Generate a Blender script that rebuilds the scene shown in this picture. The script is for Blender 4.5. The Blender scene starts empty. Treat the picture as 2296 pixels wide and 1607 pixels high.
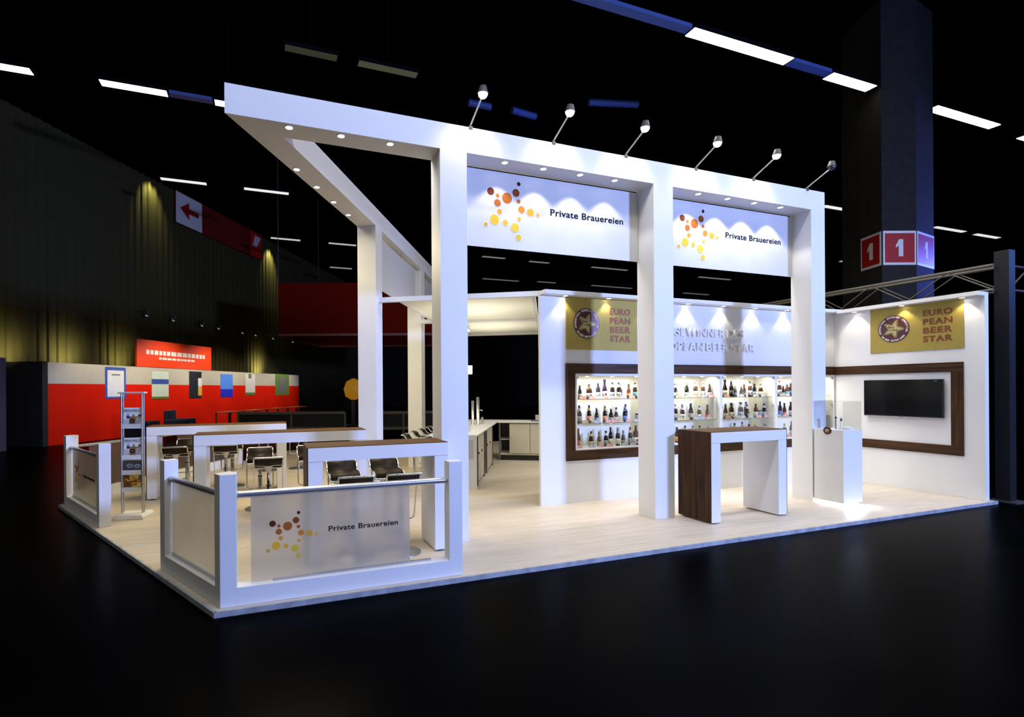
import bpy, bmesh, math, random
from mathutils import Vector, Matrix
random.seed(7)
SC = bpy.context.scene
COL = SC.collection
PI = math.pi

# ---------------------------------------------------------------- camera
AX = math.radians(70.06)                       # angle between the view axis and the stand's front edge
RIGHT = Vector((math.sin(AX), -math.cos(AX), 0)); FWD = Vector((math.cos(AX), math.sin(AX), 0)); UP = Vector((0, 0, 1))
ROLL = 0.0063
cd = bpy.data.cameras.new('camera'); cam = bpy.data.objects.new('camera', cd); COL.objects.link(cam)
cd.sensor_fit = 'HORIZONTAL'; cd.sensor_width = 36.0
cd.lens = 1137.0 / 2296 * 36.0
cd.shift_x = (1148 - 1006.43) / 2296; cd.shift_y = (871.89 - 803.5) / 2296
cd.clip_start = .05; cd.clip_end = 200
cr = RIGHT * math.cos(ROLL) - UP * math.sin(ROLL); cu = UP * math.cos(ROLL) + RIGHT * math.sin(ROLL)
mw = Matrix((cr, cu, -FWD)).transposed().to_4x4(); mw.translation = Vector((0.349, -4.113, 1.634))
cam.matrix_world = mw
cd.dof.use_dof = True; cd.dof.focus_distance = 7.0; cd.dof.aperture_fstop = 17.83e-3 / 0.014
SC.camera = cam

# ---------------------------------------------------------------- world, exposure
w = bpy.data.worlds.new('world'); SC.world = w; w.use_nodes = True
w.node_tree.nodes['Background'].inputs[0].default_value = (.02, .024, .035, 1)
w.node_tree.nodes['Background'].inputs[1].default_value = .10
vs = SC.view_settings
SC.display_settings.display_device = 'sRGB'
vs.view_transform = 'Standard'; vs.look = 'None'; vs.gamma = 1.0; vs.use_curve_mapping = False
vs.exposure = 0.0
try:
    SC.cycles.use_denoising = True
    SC.cycles.max_bounces = 8
    SC.cycles.sample_clamp_indirect = 4.0
except Exception:
    pass

# ---------------------------------------------------------------- large lights
def area(name, loc, aim, sx, sy, power, color, spread=180):
    d = bpy.data.lights.new(name, 'AREA'); d.shape = 'RECTANGLE'; d.size = sx; d.size_y = sy
    d.energy = power; d.color = color; d.spread = math.radians(spread)
    o = bpy.data.objects.new(name, d); COL.objects.link(o); o.location = loc
    o.rotation_euler = (Vector(aim) - Vector(loc)).to_track_quat('-Z', 'Y').to_euler(); return o
def spot(name, loc, aim, power, color, angle=70, blend=.5, r=.03):
    d = bpy.data.lights.new(name, 'SPOT'); d.energy = power; d.color = color; d.spot_size = math.radians(angle)
    d.spot_blend = blend; d.shadow_soft_size = r
    o = bpy.data.objects.new(name, d); COL.objects.link(o); o.location = loc
    o.rotation_euler = (Vector(aim) - Vector(loc)).to_track_quat('-Z', 'Y').to_euler(); return o
BLUE = (.50, .66, 1.0); WARM = (1.0, .84, .58); WARMW = (1.0, .92, .82)
area('hall_floodlight', (13.5, -15.5, 4.2), (4.0, 1.0, 1.6), 1.6, 1.0, 1720, (.31, .43, 1.0), 120)
# daylight-coloured ceiling strips of the hall, the rows before and over the stand
area('hall_strip_light', (5.2, -1.75, 8.9), (5.2, -1.75, 0), 13, .3, 420, (.88, .92, 1.0), 150)
# added warm fill for the lounge and the bar roof's underside, plus bar light
area('lounge_fill', (0.6, 4.6, 4.1), (0.3, 4.4, 0), 2.4, 2.4, 160, (1.0, .84, .50))
area('bar_lamp', (5.0, 6.2, 2.70), (5.0, 6.2, 0), 2.2, 1.8, 4, (1.0, .88, .60))
area('bar_roof_fill', (3.95, 4.30, 2.15), (3.95, 4.30, 4), 1.3, 1.6, 12.5, (1.0, .95, .78), 140)
area('bar_roof_fill', (5.2, 6.4, 2.15), (5.2, 6.4, 4), 1.3, 1.6, 12.5, (1.0, .95, .78), 140)
# added fill without fixtures: lounge side, walkway, outer left, front wash, cross light
area('lounge_side_fill', (-1.2, 3.2, 6.2), (6.5, 1.3, .9), 2.5, 2.0, 40, (1.0, .92, .80), 130)
area('walkway_fill', (7.6, 1.62, 6.2), (7.6, 1.80, 0), 4.6, .3, 215, (1.0, .94, .87), 170)
area('hall_left_fill', (-9.0, -2.0, 9.5), (1.0, 3.0, 0), 3.0, 3.0, 75, (1.0, .97, .92), 120)
area('front_wash_fill', (5.5, -9.0, 3.4), (6.4, 2.0, 1.3), 3.0, 1.5, 48, (.85, .93, 1.0), 120)
area('stand_cross_fill', (.9, 1.75, 4.9), (7.6, 1.2, .6), .8, .6, 8, (1.0, .97, .93), 62)

# ---------------------------------------------------------------- materials
def nt(name):
    m = bpy.data.materials.new(name); m.use_nodes = True
    return m, m.node_tree, m.node_tree.nodes['Principled BSDF']
def mat(name, col, rough=.5, metal=0., noise=.04, scale=6., spec=.5, coat=0.):
    m, t, b = nt(name)
    b.inputs['Roughness'].default_value = rough; b.inputs['Metallic'].default_value = metal
    b.inputs['Specular IOR Level'].default_value = spec
    b.inputs['Coat Weight'].default_value = coat
    n = t.nodes.new('ShaderNodeTexNoise'); n.inputs['Scale'].default_value = scale; n.inputs['Detail'].default_value = 3
    tc = t.nodes.new('ShaderNodeTexCoord'); t.links.new(tc.outputs['Object'], n.inputs['Vector'])
    r = t.nodes.new('ShaderNodeValToRGB'); e = r.color_ramp.elements
    e[0].position = .3; e[1].position = .7
    e[0].color = tuple(c * (1 - noise) for c in col[:3]) + (1,); e[1].color = tuple(min(1, c * (1 + noise)) for c in col[:3]) + (1,)
    t.links.new(n.outputs['Fac'], r.inputs['Fac']); t.links.new(r.outputs['Color'], b.inputs['Base Color'])
    return m
def emit(name, col, strength):
    m, t, b = nt(name)
    b.inputs['Base Color'].default_value = (*[c * min(.8, .05 + strength) for c in col], 1)
    b.inputs['Emission Color'].default_value = (*col, 1); b.inputs['Emission Strength'].default_value = strength
    return m
def wood(name, dark, light, axis, rough=.42, scale=1.0):
    m, t, b = nt(name); b.inputs['Roughness'].default_value = rough
    b.inputs['Specular IOR Level'].default_value = .12
    tc = t.nodes.new('ShaderNodeTexCoord'); mp = t.nodes.new('ShaderNodeMapping')
    s = [22 * scale] * 3; s['xyz'.index(axis)] = 1.3 * scale; mp.inputs['Scale'].default_value = s
    t.links.new(tc.outputs['Object'], mp.inputs['Vector'])
    n = t.nodes.new('ShaderNodeTexNoise'); n.inputs['Scale'].default_value = 1.0; n.inputs['Detail'].default_value = 6; n.inputs['Distortion'].default_value = .6
    t.links.new(mp.outputs['Vector'], n.inputs['Vector'])
    r = t.nodes.new('ShaderNodeValToRGB'); e = r.color_ramp.elements; e[0].position = .32; e[1].position = .68
    e[0].color = (*dark, 1); e[1].color = (*light, 1)
    t.links.new(n.outputs['Fac'], r.inputs['Fac']); t.links.new(r.outputs['Color'], b.inputs['Base Color'])
    return m
def planks(name):
    m, t, b = nt(name); b.inputs['Roughness'].default_value = .45; b.inputs['Specular IOR Level'].default_value = .3
    tc = t.nodes.new('ShaderNodeTexCoord')
    br = t.nodes.new('ShaderNodeTexBrick'); br.inputs['Scale'].default_value = 1.0
    br.inputs['Brick Width'].default_value = 1.3; br.inputs['Row Height'].default_value = .19
    br.inputs['Mortar Size'].default_value = .0022; br.inputs['Mortar Smooth'].default_value = .4
    br.inputs['Color1'].default_value = (.70, .615, .495, 1); br.inputs['Color2'].default_value = (.64, .555, .44, 1)
    br.inputs['Mortar'].default_value = (.50, .43, .335, 1); br.offset = .37
    t.links.new(tc.outputs['Object'], br.inputs['Vector'])
    mp = t.nodes.new('ShaderNodeMapping'); mp.inputs['Scale'].default_value = (1.8, 26, 1)
    t.links.new(tc.outputs['Object'], mp.inputs['Vector'])
    n = t.nodes.new('ShaderNodeTexNoise'); n.inputs['Scale'].default_value = 1; n.inputs['Detail'].default_value = 6; n.inputs['Distortion'].default_value = .5
    t.links.new(mp.outputs['Vector'], n.inputs['Vector'])
    r = t.nodes.new('ShaderNodeValToRGB'); e = r.color_ramp.elements; e[0].position = .3; e[1].position = .7
    e[0].color = (.80, .79, .77, 1); e[1].color = (1, 1, 1, 1); t.links.new(n.outputs['Fac'], r.inputs['Fac'])
    mx = t.nodes.new('ShaderNodeMixRGB'); mx.blend_type = 'MULTIPLY'; mx.inputs[0].default_value = 1
    t.links.new(br.outputs['Color'], mx.inputs[1]); t.links.new(r.outputs['Color'], mx.inputs[2])
    t.links.new(mx.outputs['Color'], b.inputs['Base Color'])
    return m
def frosted(name, col, share=.40):
    m = bpy.data.materials.new(name); m.use_nodes = True; t = m.node_tree; t.nodes.clear()
    out = t.nodes.new('ShaderNodeOutputMaterial')
    rf = t.nodes.new('ShaderNodeBsdfRefraction'); rf.inputs['IOR'].default_value = 1.12; rf.inputs['Roughness'].default_value = .45; rf.inputs['Color'].default_value = (.93, .93, .91, 1)
    df = t.nodes.new('ShaderNodeBsdfDiffuse'); df.inputs['Color'].default_value = (*col, 1)
    tr = t.nodes.new('ShaderNodeBsdfTranslucent'); tr.inputs['Color'].default_value = (*col, 1)
    gl = t.nodes.new('ShaderNodeBsdfGlossy'); gl.inputs['Roughness'].default_value = .25
    n = t.nodes.new('ShaderNodeTexNoise'); n.inputs['Scale'].default_value = 400
    bp = t.nodes.new('ShaderNodeBump'); bp.inputs['Strength'].default_value = .03; t.links.new(n.outputs['Fac'], bp.inputs['Height'])
    t.links.new(bp.outputs['Normal'], df.inputs['Normal'])
    a = t.nodes.new('ShaderNodeMixShader'); a.inputs[0].default_value = .5
    b = t.nodes.new('ShaderNodeMixShader'); b.inputs[0].default_value = share
    c = t.nodes.new('ShaderNodeMixShader'); c.inputs[0].default_value = .05
    t.links.new(df.outputs[0], a.inputs[1]); t.links.new(tr.outputs[0], a.inputs[2])
    t.links.new(rf.outputs[0], b.inputs[1]); t.links.new(a.outputs[0], b.inputs[2])
    t.links.new(b.outputs[0], c.inputs[1]); t.links.new(gl.outputs[0], c.inputs[2])
    t.links.new(c.outputs[0], out.inputs[0]); return m
def clear(name, tint=(.992, .996, .994), refl=.02):
    m = bpy.data.materials.new(name); m.use_nodes = True; t = m.node_tree; t.nodes.clear()
    out = t.nodes.new('ShaderNodeOutputMaterial')
    tr = t.nodes.new('ShaderNodeBsdfTransparent'); tr.inputs[0].default_value = (*tint, 1)
    gl = t.nodes.new('ShaderNodeBsdfGlossy'); gl.inputs['Roughness'].default_value = .02
    fr = t.nodes.new('ShaderNodeLayerWeight'); fr.inputs['Blend'].default_value = .25
    mp = t.nodes.new('ShaderNodeMath'); mp.operation = 'MULTIPLY_ADD'; mp.inputs[1].default_value = .22; mp.inputs[2].default_value = refl * .5
    t.links.new(fr.outputs['Fresnel'], mp.inputs[0])
    mx = t.nodes.new('ShaderNodeMixShader'); t.links.new(mp.outputs[0], mx.inputs[0])
    t.links.new(tr.outputs[0], mx.inputs[1]); t.links.new(gl.outputs[0], mx.inputs[2]); t.links.new(mx.outputs[0], out.inputs[0])
    return m

M = dict(
    white=mat('white_laminate', (.80, .80, .80), .45, noise=.012, scale=3),
    whitewall=mat('white_painted_wall', (.80, .80, .80), .6, noise=.012, scale=2),
    banner=mat('white_banner_panel', (.63, .63, .64), .4, noise=.01),
    walnut=wood('walnut_veneer_vertical', (.028, .0135, .006), (.085, .040, .017), 'z'),
    walnutx=wood('walnut_veneer_lengthwise', (.030, .0145, .0065), (.085, .042, .019), 'x'),
    walnuty=wood('walnut_veneer_crosswise', (.030, .0145, .0065), (.085, .042, .019), 'y'),
    top=wood('brown_wood_top', (.085, .040, .016), (.155, .078, .033), 'x', .6),
    planks=planks('pale_oak_planks'),
    alu=mat('brushed_aluminium', (.55, .56, .58), .35, .9, noise=.06, scale=30),
    edge=mat('worn_metal_edge', (.40, .42, .45), .55, .3, noise=.25, scale=9),
    disc=mat('dull_steel_disc', (.36, .35, .34), .4, .85, noise=.05),
    chrome=mat('chrome', (.75, .75, .74), .14, 1., noise=.02),
    railm=mat('satin_steel_rail', (.62, .63, .65), .32, .85, noise=.03, scale=20),
    seat=mat('dark_brown_seat', (.019, .011, .0065), .5, noise=.15, scale=14, spec=.18),
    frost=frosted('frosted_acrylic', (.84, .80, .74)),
    frost_shaded=frosted('shaded_frosted_acrylic', (.40, .35, .31), .22),  # same acrylic, with the rear parapet's shade put into a darker colour
    glass=clear('clear_glass'), shelfg=clear('shelf_glass', (.955, .98, .97), .04), glassedge=mat('dark_glass_edge', (.05, .075, .065), .2),
    black=mat('black_plastic', (.012, .012, .013), .4), dark=mat('dark_grey', (.05, .05, .055), .55),
    ink=mat('black_print', (.006, .007, .013), .6, spec=.08), whiteprint=mat('white_print', (.8, .8, .8), .5),
    gold=mat('brushed_gold_panel', (.40, .305, .065), .62, .45, noise=.05, scale=40),
    copper=mat('copper_lettering', (.22, .060, .024), .48, .5, noise=.1, scale=8),
    seal=mat('dark_maroon_disc', (.085, .026, .024), .3, .35),
    goldstar=mat('gold_star', (.50, .41, .17), .4, .5, noise=.15, scale=60),
    lampw=emit('lamp_lens_glow', (1, .95, .86), 14), lampoff=mat('unlit_lens', (.035, .037, .045), .25),
    armlens=emit('spot_lens_glow', (1, .90, .72), 26),
    tube=emit('tube_glow', (1, .97, .88), 9), ledstrip=emit('led_strip_glow', (.93, .97, 1), 18),
    canopy=mat('cream_canopy_panel', (.80, .79, .70), .6, noise=.01),
    grey=mat('grey_paint', (.30, .30, .31), .5), lgrey=mat('light_grey', (.55, .55, .55), .5),
    cream=mat('cream_cabinet', (.60, .56, .46), .5), steel=mat('steel_leg', (.30, .30, .31), .35, .9),
    screen=mat('black_screen', (.003, .003, .004), .12, noise=.0, spec=.18),
    hallfloor=mat('dark_hall_floor', (.0008, .0008, .0011), .30, noise=.4, scale=1.2, spec=.006),
    hallceil=mat('dark_hall_ceiling', (.0015, .0015, .002), .95, spec=0.),
    unlitblack=mat('matt_black_metal', (.006, .006, .007), .9, spec=0.),
    trim=mat('white_trim_ring', (.62, .62, .62), .35),
)
def dotmats():
    cols = [(.13, .028, .013), (.42, .135, .03), (.43, .125, .022), (.25, .066, .012), (.05, .013, .013), (.44, .13, .028), (.42, .125, .03),
            (.85, .33, .045), (.72, .24, .035), (.73, .42, .045), (.80, .43, .06), (.72, .41, .055), (.68, .40, .06), (.90, .50, .045),
            (.86, .46, .05), (.74, .56, .065), (.68, .53, .08)]
    return [mat('dot_print', c, .6, noise=.0, spec=.08) for c in cols]
DOTM = dotmats()

# ---------------------------------------------------------------- mesh builder
class MB:
    def __init__(s): s.v = []; s.f = []; s.i = []; s.m = 0; s.T = None
    def add(s, vs_, fs, smooth=False):
        k = len(s.v)
        for p in vs_:
            p = Vector(p)
            s.v.append(s.T @ p if s.T is not None else p)
        for f in fs: s.f.append(tuple(k + j for j in f)); s.i.append((s.m, smooth))
    def box(s, a, b):
        x0, y0, z0 = a; x1, y1, z1 = b
        s.add([(x0, y0, z0), (x1, y0, z0), (x1, y1, z0), (x0, y1, z0), (x0, y0, z1), (x1, y0, z1), (x1, y1, z1), (x0, y1, z1)],
              [(0, 3, 2, 1), (4, 5, 6, 7), (0, 1, 5, 4), (1, 2, 6, 5), (2, 3, 7, 6), (3, 0, 4, 7)])
        return s
    def prism(s, poly, z0, z1):
        n = len(poly); ar = sum(poly[i][0] * poly[(i + 1) % n][1] - poly[(i + 1) % n][0] * poly[i][1] for i in range(n))
        if ar < 0: poly = poly[::-1]
        s.add([(x, y, z0) for x, y in poly] + [(x, y, z1) for x, y in poly],
              [tuple(range(n - 1, -1, -1)), tuple(range(n, 2 * n))] + [(i, (i + 1) % n, n + (i + 1) % n, n + i) for i in range(n)])
        return s
    def prism_xz(s, poly, y0, y1):                         # outline in x,z pushed along y (y0 = front)
        k = len(s.v); n = len(poly)
        ar = sum(poly[i][0] * poly[(i + 1) % n][1] - poly[(i + 1) % n][0] * poly[i][1] for i in range(n))
        if ar < 0: poly = poly[::-1]
        s.add([(x, y0, z) for x, z in poly] + [(x, y1, z) for x, z in poly],
              [tuple(range(n)), tuple(range(2 * n - 1, n - 1, -1))] + [(i, n + i, n + (i + 1) % n, (i + 1) % n) for i in range(n)])
        return s
    def lathe(s, prof, c=(0, 0, 0), n=16, axis='z'):
        vs_ = []
        for z, r in prof:
            for j in range(n):
                a = 2 * PI * j / n; p = (r * math.cos(a), r * math.sin(a), z)
                if axis == 'y': p = (p[0], p[2], p[1])
                if axis == 'x': p = (p[2], p[0], p[1])
                vs_.append((c[0] + p[0], c[1] + p[1], c[2] + p[2]))
        fs = []
        for i in range(len(prof) - 1):
            for j in range(n):
                q = (i * n + j, i * n + (j + 1) % n, (i + 1) * n + (j + 1) % n, (i + 1) * n + j)
                fs.append(q if axis != 'y' else q[::-1])
        s.add(vs_, fs, True)
        s.add([vs_[j] for j in range(n)], [tuple(range(n - 1, -1, -1))]); s.add([vs_[-n + j] for j in range(n)], [tuple(range(n))])
        return s
    def tube(s, pts, r, n=8, closed=False, flat=1.0):
        pts = [Vector(p) for p in pts]; m = len(pts); vs_ = []; prev = None
        for i, p in enumerate(pts):
            a = pts[i - 1] if i or closed else p; b = pts[(i + 1) % m] if i < m - 1 or closed else p
            t = (b - a).normalized()
            if prev is None: u = t.orthogonal().normalized() if abs(t.z) > .95 or True else None
            else: u = (prev - t * prev.dot(t)).normalized()
            prev = u; w_ = t.cross(u)
            for j in range(n):
                an = 2 * PI * j / n; vs_.append(p + u * (r * math.cos(an)) + w_ * (r * flat * math.sin(an)))
        fs = []
        for i in range(m if closed else m - 1):
            for j in range(n): fs.append((i * n + j, i * n + (j + 1) % n, ((i + 1) % m) * n + (j + 1) % n, ((i + 1) % m) * n + j))
        s.add(vs_, fs, True)
        if not closed:
            s.add(vs_[:n], [tuple(range(n - 1, -1, -1))]); s.add(vs_[-n:], [tuple(range(n))])
        return s
    def disc(s, x, z, r, y, n=28, th=.003):                # thin disc facing -y
        s.prism_xz([(x + r * math.cos(2 * PI * j / n), z + r * math.sin(2 * PI * j / n)) for j in range(n)], y, y + th); return s
    def mesh(s, name, mats):
        me = bpy.data.meshes.new(name); me.from_pydata([tuple(p) for p in s.v], [], s.f)
        for m in (mats if isinstance(mats, list) else [mats]): me.materials.append(m)
        for p, (mi, sm) in zip(me.polygons, s.i): p.material_index = mi; p.use_smooth = sm
        me.update(); return me
    def build(s, name, mats, parent=None, bevel=0.0):
        o = bpy.data.objects.new(name, s.mesh(name, mats)); COL.objects.link(o)
        if parent is not None: o.parent = parent
        if bevel:
            b = o.modifiers.new('bevel', 'BEVEL'); b.width = bevel; b.segments = 2; b.limit_method = 'ANGLE'
        return o
def tag(o, label, cat, group=None, kind=None):
    o['label'] = label; o['category'] = cat
    if group: o['group'] = group
    if kind: o['kind'] = kind
    return o
def thing(name, label, cat, loc=(0, 0, 0), rz=0., group=None):
    o = bpy.data.objects.new(name, None); COL.objects.link(o); o.empty_display_size = .1
    o.location = loc; o.rotation_euler = (0, 0, rz); return tag(o, label, cat, group)
def struct(o): o['kind'] = 'structure'; return o
def copy_tree(o, parent=None, loc=None, rz=None):
    c = o.copy(); COL.objects.link(c); c.parent = parent
    if loc is not None: c.location = loc
    if rz is not None: c.rotation_euler = (0, 0, rz)
    for ch in list(o.children): copy_tree(ch, c)
    return c
FONTC = {}
def text_geo(body, size, fat=0.0, space=1.0, xs=1.0):
    k = (body, fat, space)
    if k not in FONTC:
        cu_ = bpy.data.curves.new('lettering', 'FONT'); cu_.body = body; cu_.size = 1; cu_.offset = fat; cu_.space_character = space
        cu_.resolution_u = 4; o = bpy.data.objects.new('lettering', cu_); COL.objects.link(o)
        dg = bpy.context.evaluated_depsgraph_get(); me = bpy.data.meshes.new_from_object(o.evaluated_get(dg))
        vs_ = [tuple(v.co[:2]) for v in me.vertices]; fs = [tuple(p.vertices) for p in me.polygons]
        bpy.data.objects.remove(o); bpy.data.meshes.remove(me); bpy.data.curves.remove(cu_)
        FONTC[k] = (vs_, fs)
    vs_, fs = FONTC[k]
    return [(x * size * xs, z * size) for x, z in vs_], fs
def text_fit(mb, body, x0, z0, x1, h, y, th=.002, fat=.0, space=1.0, cap=.729):
    """lettering on a plane facing -y: baseline z0, from x0 to x1, capital height h"""
    vs_, fs = text_geo(body, h / cap, fat, space)
    xa = min(v[0] for v in vs_); xb = max(v[0] for v in vs_); k = (x1 - x0) / (xb - xa)
    slab(mb, [(x0 + (x - xa) * k, z0 + z) for x, z in vs_], fs, y, th)
def text_words(parent, name, m_, body, x0, z0, x1, h, y, th, fat, space):
    vs_, fs = text_geo(body, h / .729, fat, space); xa = min(v[0] for v in vs_); xb = max(v[0] for v in vs_); k = (x1 - x0) / (xb - xa); x = x0
    first = body.split()[0]; va, _ = text_geo(first, h / .729, fat, space); wa = (max(v[0] for v in va) - min(v[0] for v in va)) * k
    last = body.split()[1]; vb, _ = text_geo(last, h / .729, fat, space); wb_ = (max(v[0] for v in vb) - min(v[0] for v in vb)) * k
    for word, a, b in ((first, x0, x0 + wa), (last, x1 - wb_, x1)):
        mb = MB(); text_fit(mb, word, a, z0, b, h, y, th, fat, space); mb.build(name, m_, parent)
def slab(mb, p2, fs, y, th):
    n = len(p2); edges = {}
    for f in fs:
        for a, b in zip(f, f[1:] + f[:1]): edges[(a, b)] = edges.get((a, b), 0) + 1
    side = [(a, b) for (a, b) in edges if (b, a) not in edges]
    mb.add([(x, y, z) for x, z in p2] + [(x, y + th, z) for x, z in p2],
           [tuple(f) for f in fs] + [tuple(n + j for j in f[::-1]) for f in fs] + [(b, a, n + a, n + b) for a, b in side])

# ---------------------------------------------------------------- geometry of the plan
A = Vector((.017, .94, 0)); DD = Vector((.5125, .8587, 0)); DN = Vector((.8587, -.5125, 0))   # side frame: start, along, inward
LL = Vector((-.46236, .88669, 0)); LN = Vector((.88669, .46236, 0))                            # open left edge: along, inward
def dp(s, n=0., z=0.): p = A + DD * s + DN * n; return Vector((p.x, p.y, z))
def lp(s, n=0., z=0.): p = LL * s + LN * n; return Vector((p.x, p.y, z))
xy = lambda p: (p.x, p.y)
DROT = math.atan2(DD.y, DD.x)
ZH = -.04

# ---------------------------------------------------------------- hall shell
struct(MB().box((-40, -22, ZH - .2), (70, 60, ZH)).build('floor', M['hallfloor']))
struct(MB().box((-40, -22, 11.2), (70, 60, 11.4)).build('ceiling', M['hallceil']))

# corrugated side wall of the hall
m_, t_, b_ = nt('dark_corrugated_metal'); b_.inputs['Base Color'].default_value = (.135, .132, .105, 1); b_.inputs['Roughness'].default_value = .8; b_.inputs['Specular IOR Level'].default_value = .05
n_ = t_.nodes.new('ShaderNodeTexNoise'); n_.inputs['Scale'].default_value = 3
r_ = t_.nodes.new('ShaderNodeValToRGB'); r_.color_ramp.elements[0].color = (.052, .046, .019, 1); r_.color_ramp.elements[1].color = (.074, .065, .027, 1)
t_.links.new(n_.outputs['Fac'], r_.inputs['Fac']); t_.links.new(r_.outputs['Color'], b_.inputs['Base Color']); M['corr'] = m_
mb = MB(); WN = -13.68; prof = []
k = -4.0; i = 0
while k < 44:
    for ds, dn in ((0, 0), (.13, 0), (.17, .06), (.30, .06), (.34, 0)): prof.append((k + ds, WN + dn))
    k += .34
pr = [dp(s_, n_) for s_, n_ in prof]
mb.add([(p.x, p.y, ZH) for p in pr] + [(p.x, p.y, 10.7) for p in pr], [(j + 1, j, len(pr) + j, len(pr) + j + 1) for j in range(len(pr) - 1)])
struct(mb.build('wall_left', M['corr']))
M['halldark'] = mat('dark_hall_wall', (.012, .011, .012), .8, noise=.3, scale=.6)
struct(MB().prism([xy(dp(44, -14)), xy(dp(44, 60)), xy(dp(44.3, 60)), xy(dp(44.3, -14))], ZH, 11.2).build('wall_back', M['halldark']))

# ---------------------------------------------------------------- stand platform
FL = [(0, 0), (10.07, 0), (10.07, 10.2), (2.4, 10.2)]
lend = lp(5.265)
u_ = Vector((lend.x, lend.y)); kk = (10.2 - lend.y) / DD.y; FL = [(0, 0), (10.07, 0), (10.07, 10.2), (lend.x + DD.x * kk, 10.2), (lend.x, lend.y)]
pt = thing('stand_platform', 'raised pale oak plank platform carrying the whole white stand', 'platform')
MB().prism(FL, -.012, 0).build('plank_floor', M['planks'], pt)
mb = MB()
for i in range(len(FL)):
    a = Vector((*FL[i], 0)); b = Vector((*FL[(i + 1) % len(FL)], 0)); t = (b - a).normalized(); nn = Vector((t.y, -t.x, 0))
    mb.prism([xy(a - t * .012), xy(b + t * .012), xy(b + t * .012 + nn * .022), xy(a - t * .012 + nn * .022)], -.04, .002)
mb.build('edge_trim', M['edge'], pt)

# ---------------------------------------------------------------- stand walls
W0, W1, WY = 3.945, 9.945, 2.07
mb = MB()
mb.box((W0, WY, 0), (W1 + .09, WY + .05, .74)); mb.box((W0, WY, 1.85), (W1 + .09, WY + .05, 2.93)); mb.box((W0, WY, .74), (4.50, WY + .05, 1.85))
wb = struct(mb.build('wall_rear', M['whitewall']))
MB().box((W0, 1.93, 2.932), (W1, WY + .05, 2.988)).build('cornice', M['white'], wb, .003)
wr = struct(MB().box((W1, .05, 0), (W1 + .09, WY, 2.965)).build('wall_right', M['whitewall'], None, .002))
MB().box((9.79, .05, 2.912), (W1, 1.93, 2.968)).build('cornice', M['white'], wr, .003)

# walnut band around the niches, wrapping the corner
tr_ = bpy.data.objects.new('trim_1', None); COL.objects.link(tr_); tr_['kind'] = 'structure'
Y0 = WY - .022
MB().box((4.348, Y0, 1.846), (W1, WY, 1.988)).build('top_board', M['walnutx'], tr_, .002)
MB().box((4.348, Y0, .603), (W1, WY, .745)).build('bottom_board', M['walnutx'], tr_, .002)
MB().box((4.348, Y0, .745), (4.49, WY, 1.846)).build('end_board', M['walnut'], tr_, .002)
tr2 = bpy.data.objects.new('trim_2', None); COL.objects.link(tr2); tr2['kind'] = 'structure'
MB().box((W1 - .022, .284, 1.843), (W1, Y0, 1.985)).build('top_board', M['walnuty'], tr2, .002)
MB().box((W1 - .022, .284, .606), (W1, Y0, .748)).build('bottom_board', M['walnuty'], tr2, .002)
MB().box((W1 - .022, .284, .748), (W1, .426, 1.843)).build('end_board', M['walnut'], tr2, .002)

def downlight(parent, x, y, z, power, angle, col=WARMW, aim=None, glow='lampw', r=.042):
    """recessed lamp: ring and lens below the soffit, with its own light"""
    o = MB().lathe([(0, r), (-.004, r), (-.006, r * .93), (-.006, r * .80), (-.001, r * .78)], (x, y, z), 24).build('downlight', M['trim'], parent)
    MB().lathe([(-.0035, r * .80), (-.0045, r * .7), (-.0050, .004)], (x, y, z), 20).build('lens', M[glow], o)
    if power: spot('downlight_beam', (x, y, z - .03), aim or (x, y, z - 2), power, col, angle, .35, .025)
    return o
for x in (4.31, 5.04, 5.78, 6.525, 7.243, 7.93, 8.66, 9.38): downlight(wb, x, 2.0, 2.932, 8, 95, (1, .90, .72), (x, 2.035, 1.9))
for y in (1.694, 1.003, .262): downlight(wr, 9.865, y, 2.912, 8, 95, (1, .86, .62), (9.90, y, 1.9))

# ---------------------------------------------------------------- overhead frame
fr = thing('overhead_frame', 'tall white portal frame of beams and columns spanning the stand corner', 'frame')
ZB, ZT = 4.172, 4.451; J = dp(.526, .297)
MB().prism([xy(A), (8.0, .94), (8.0, 1.24), xy(J)], ZB, ZT).build('front_beam', M['white'], fr)
MB().prism([xy(A), xy(J), xy(dp(9.06, .297)), xy(dp(9.06, 0))], ZB, ZT).build('side_beam', M['white'], fr)
for x in (2.098, 4.904, 7.715): MB().box((x, .94, 0), (x + .305 if x < 7 else 8.0, 1.24, ZB)).build('column', M['white'], fr)
for s_ in (3.315, 6.20, 8.76): MB().prism([xy(dp(s_, 0)), xy(dp(s_ + .305, 0)), xy(dp(s_ + .305, .297)), xy(dp(s_, .297))], 0, ZB).build('column', M['white'], fr)
for x in (.584, 1.08, 1.58, 2.893, 3.389, 3.886, 4.384, 5.704, 6.214, 6.702, 7.209):
    downlight(fr, x, 1.018, ZB, 21 if x > 5 else 13 if x > 2 else 6, 96 if x > 2 else 80, WARMW, (x, 1.06, 0))
for p in ((.707, 1.964), (.973, 2.411), (1.237, 2.856), (1.503, 3.303)): downlight(fr, p[0], p[1], ZB, 8, 85, WARM)

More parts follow.
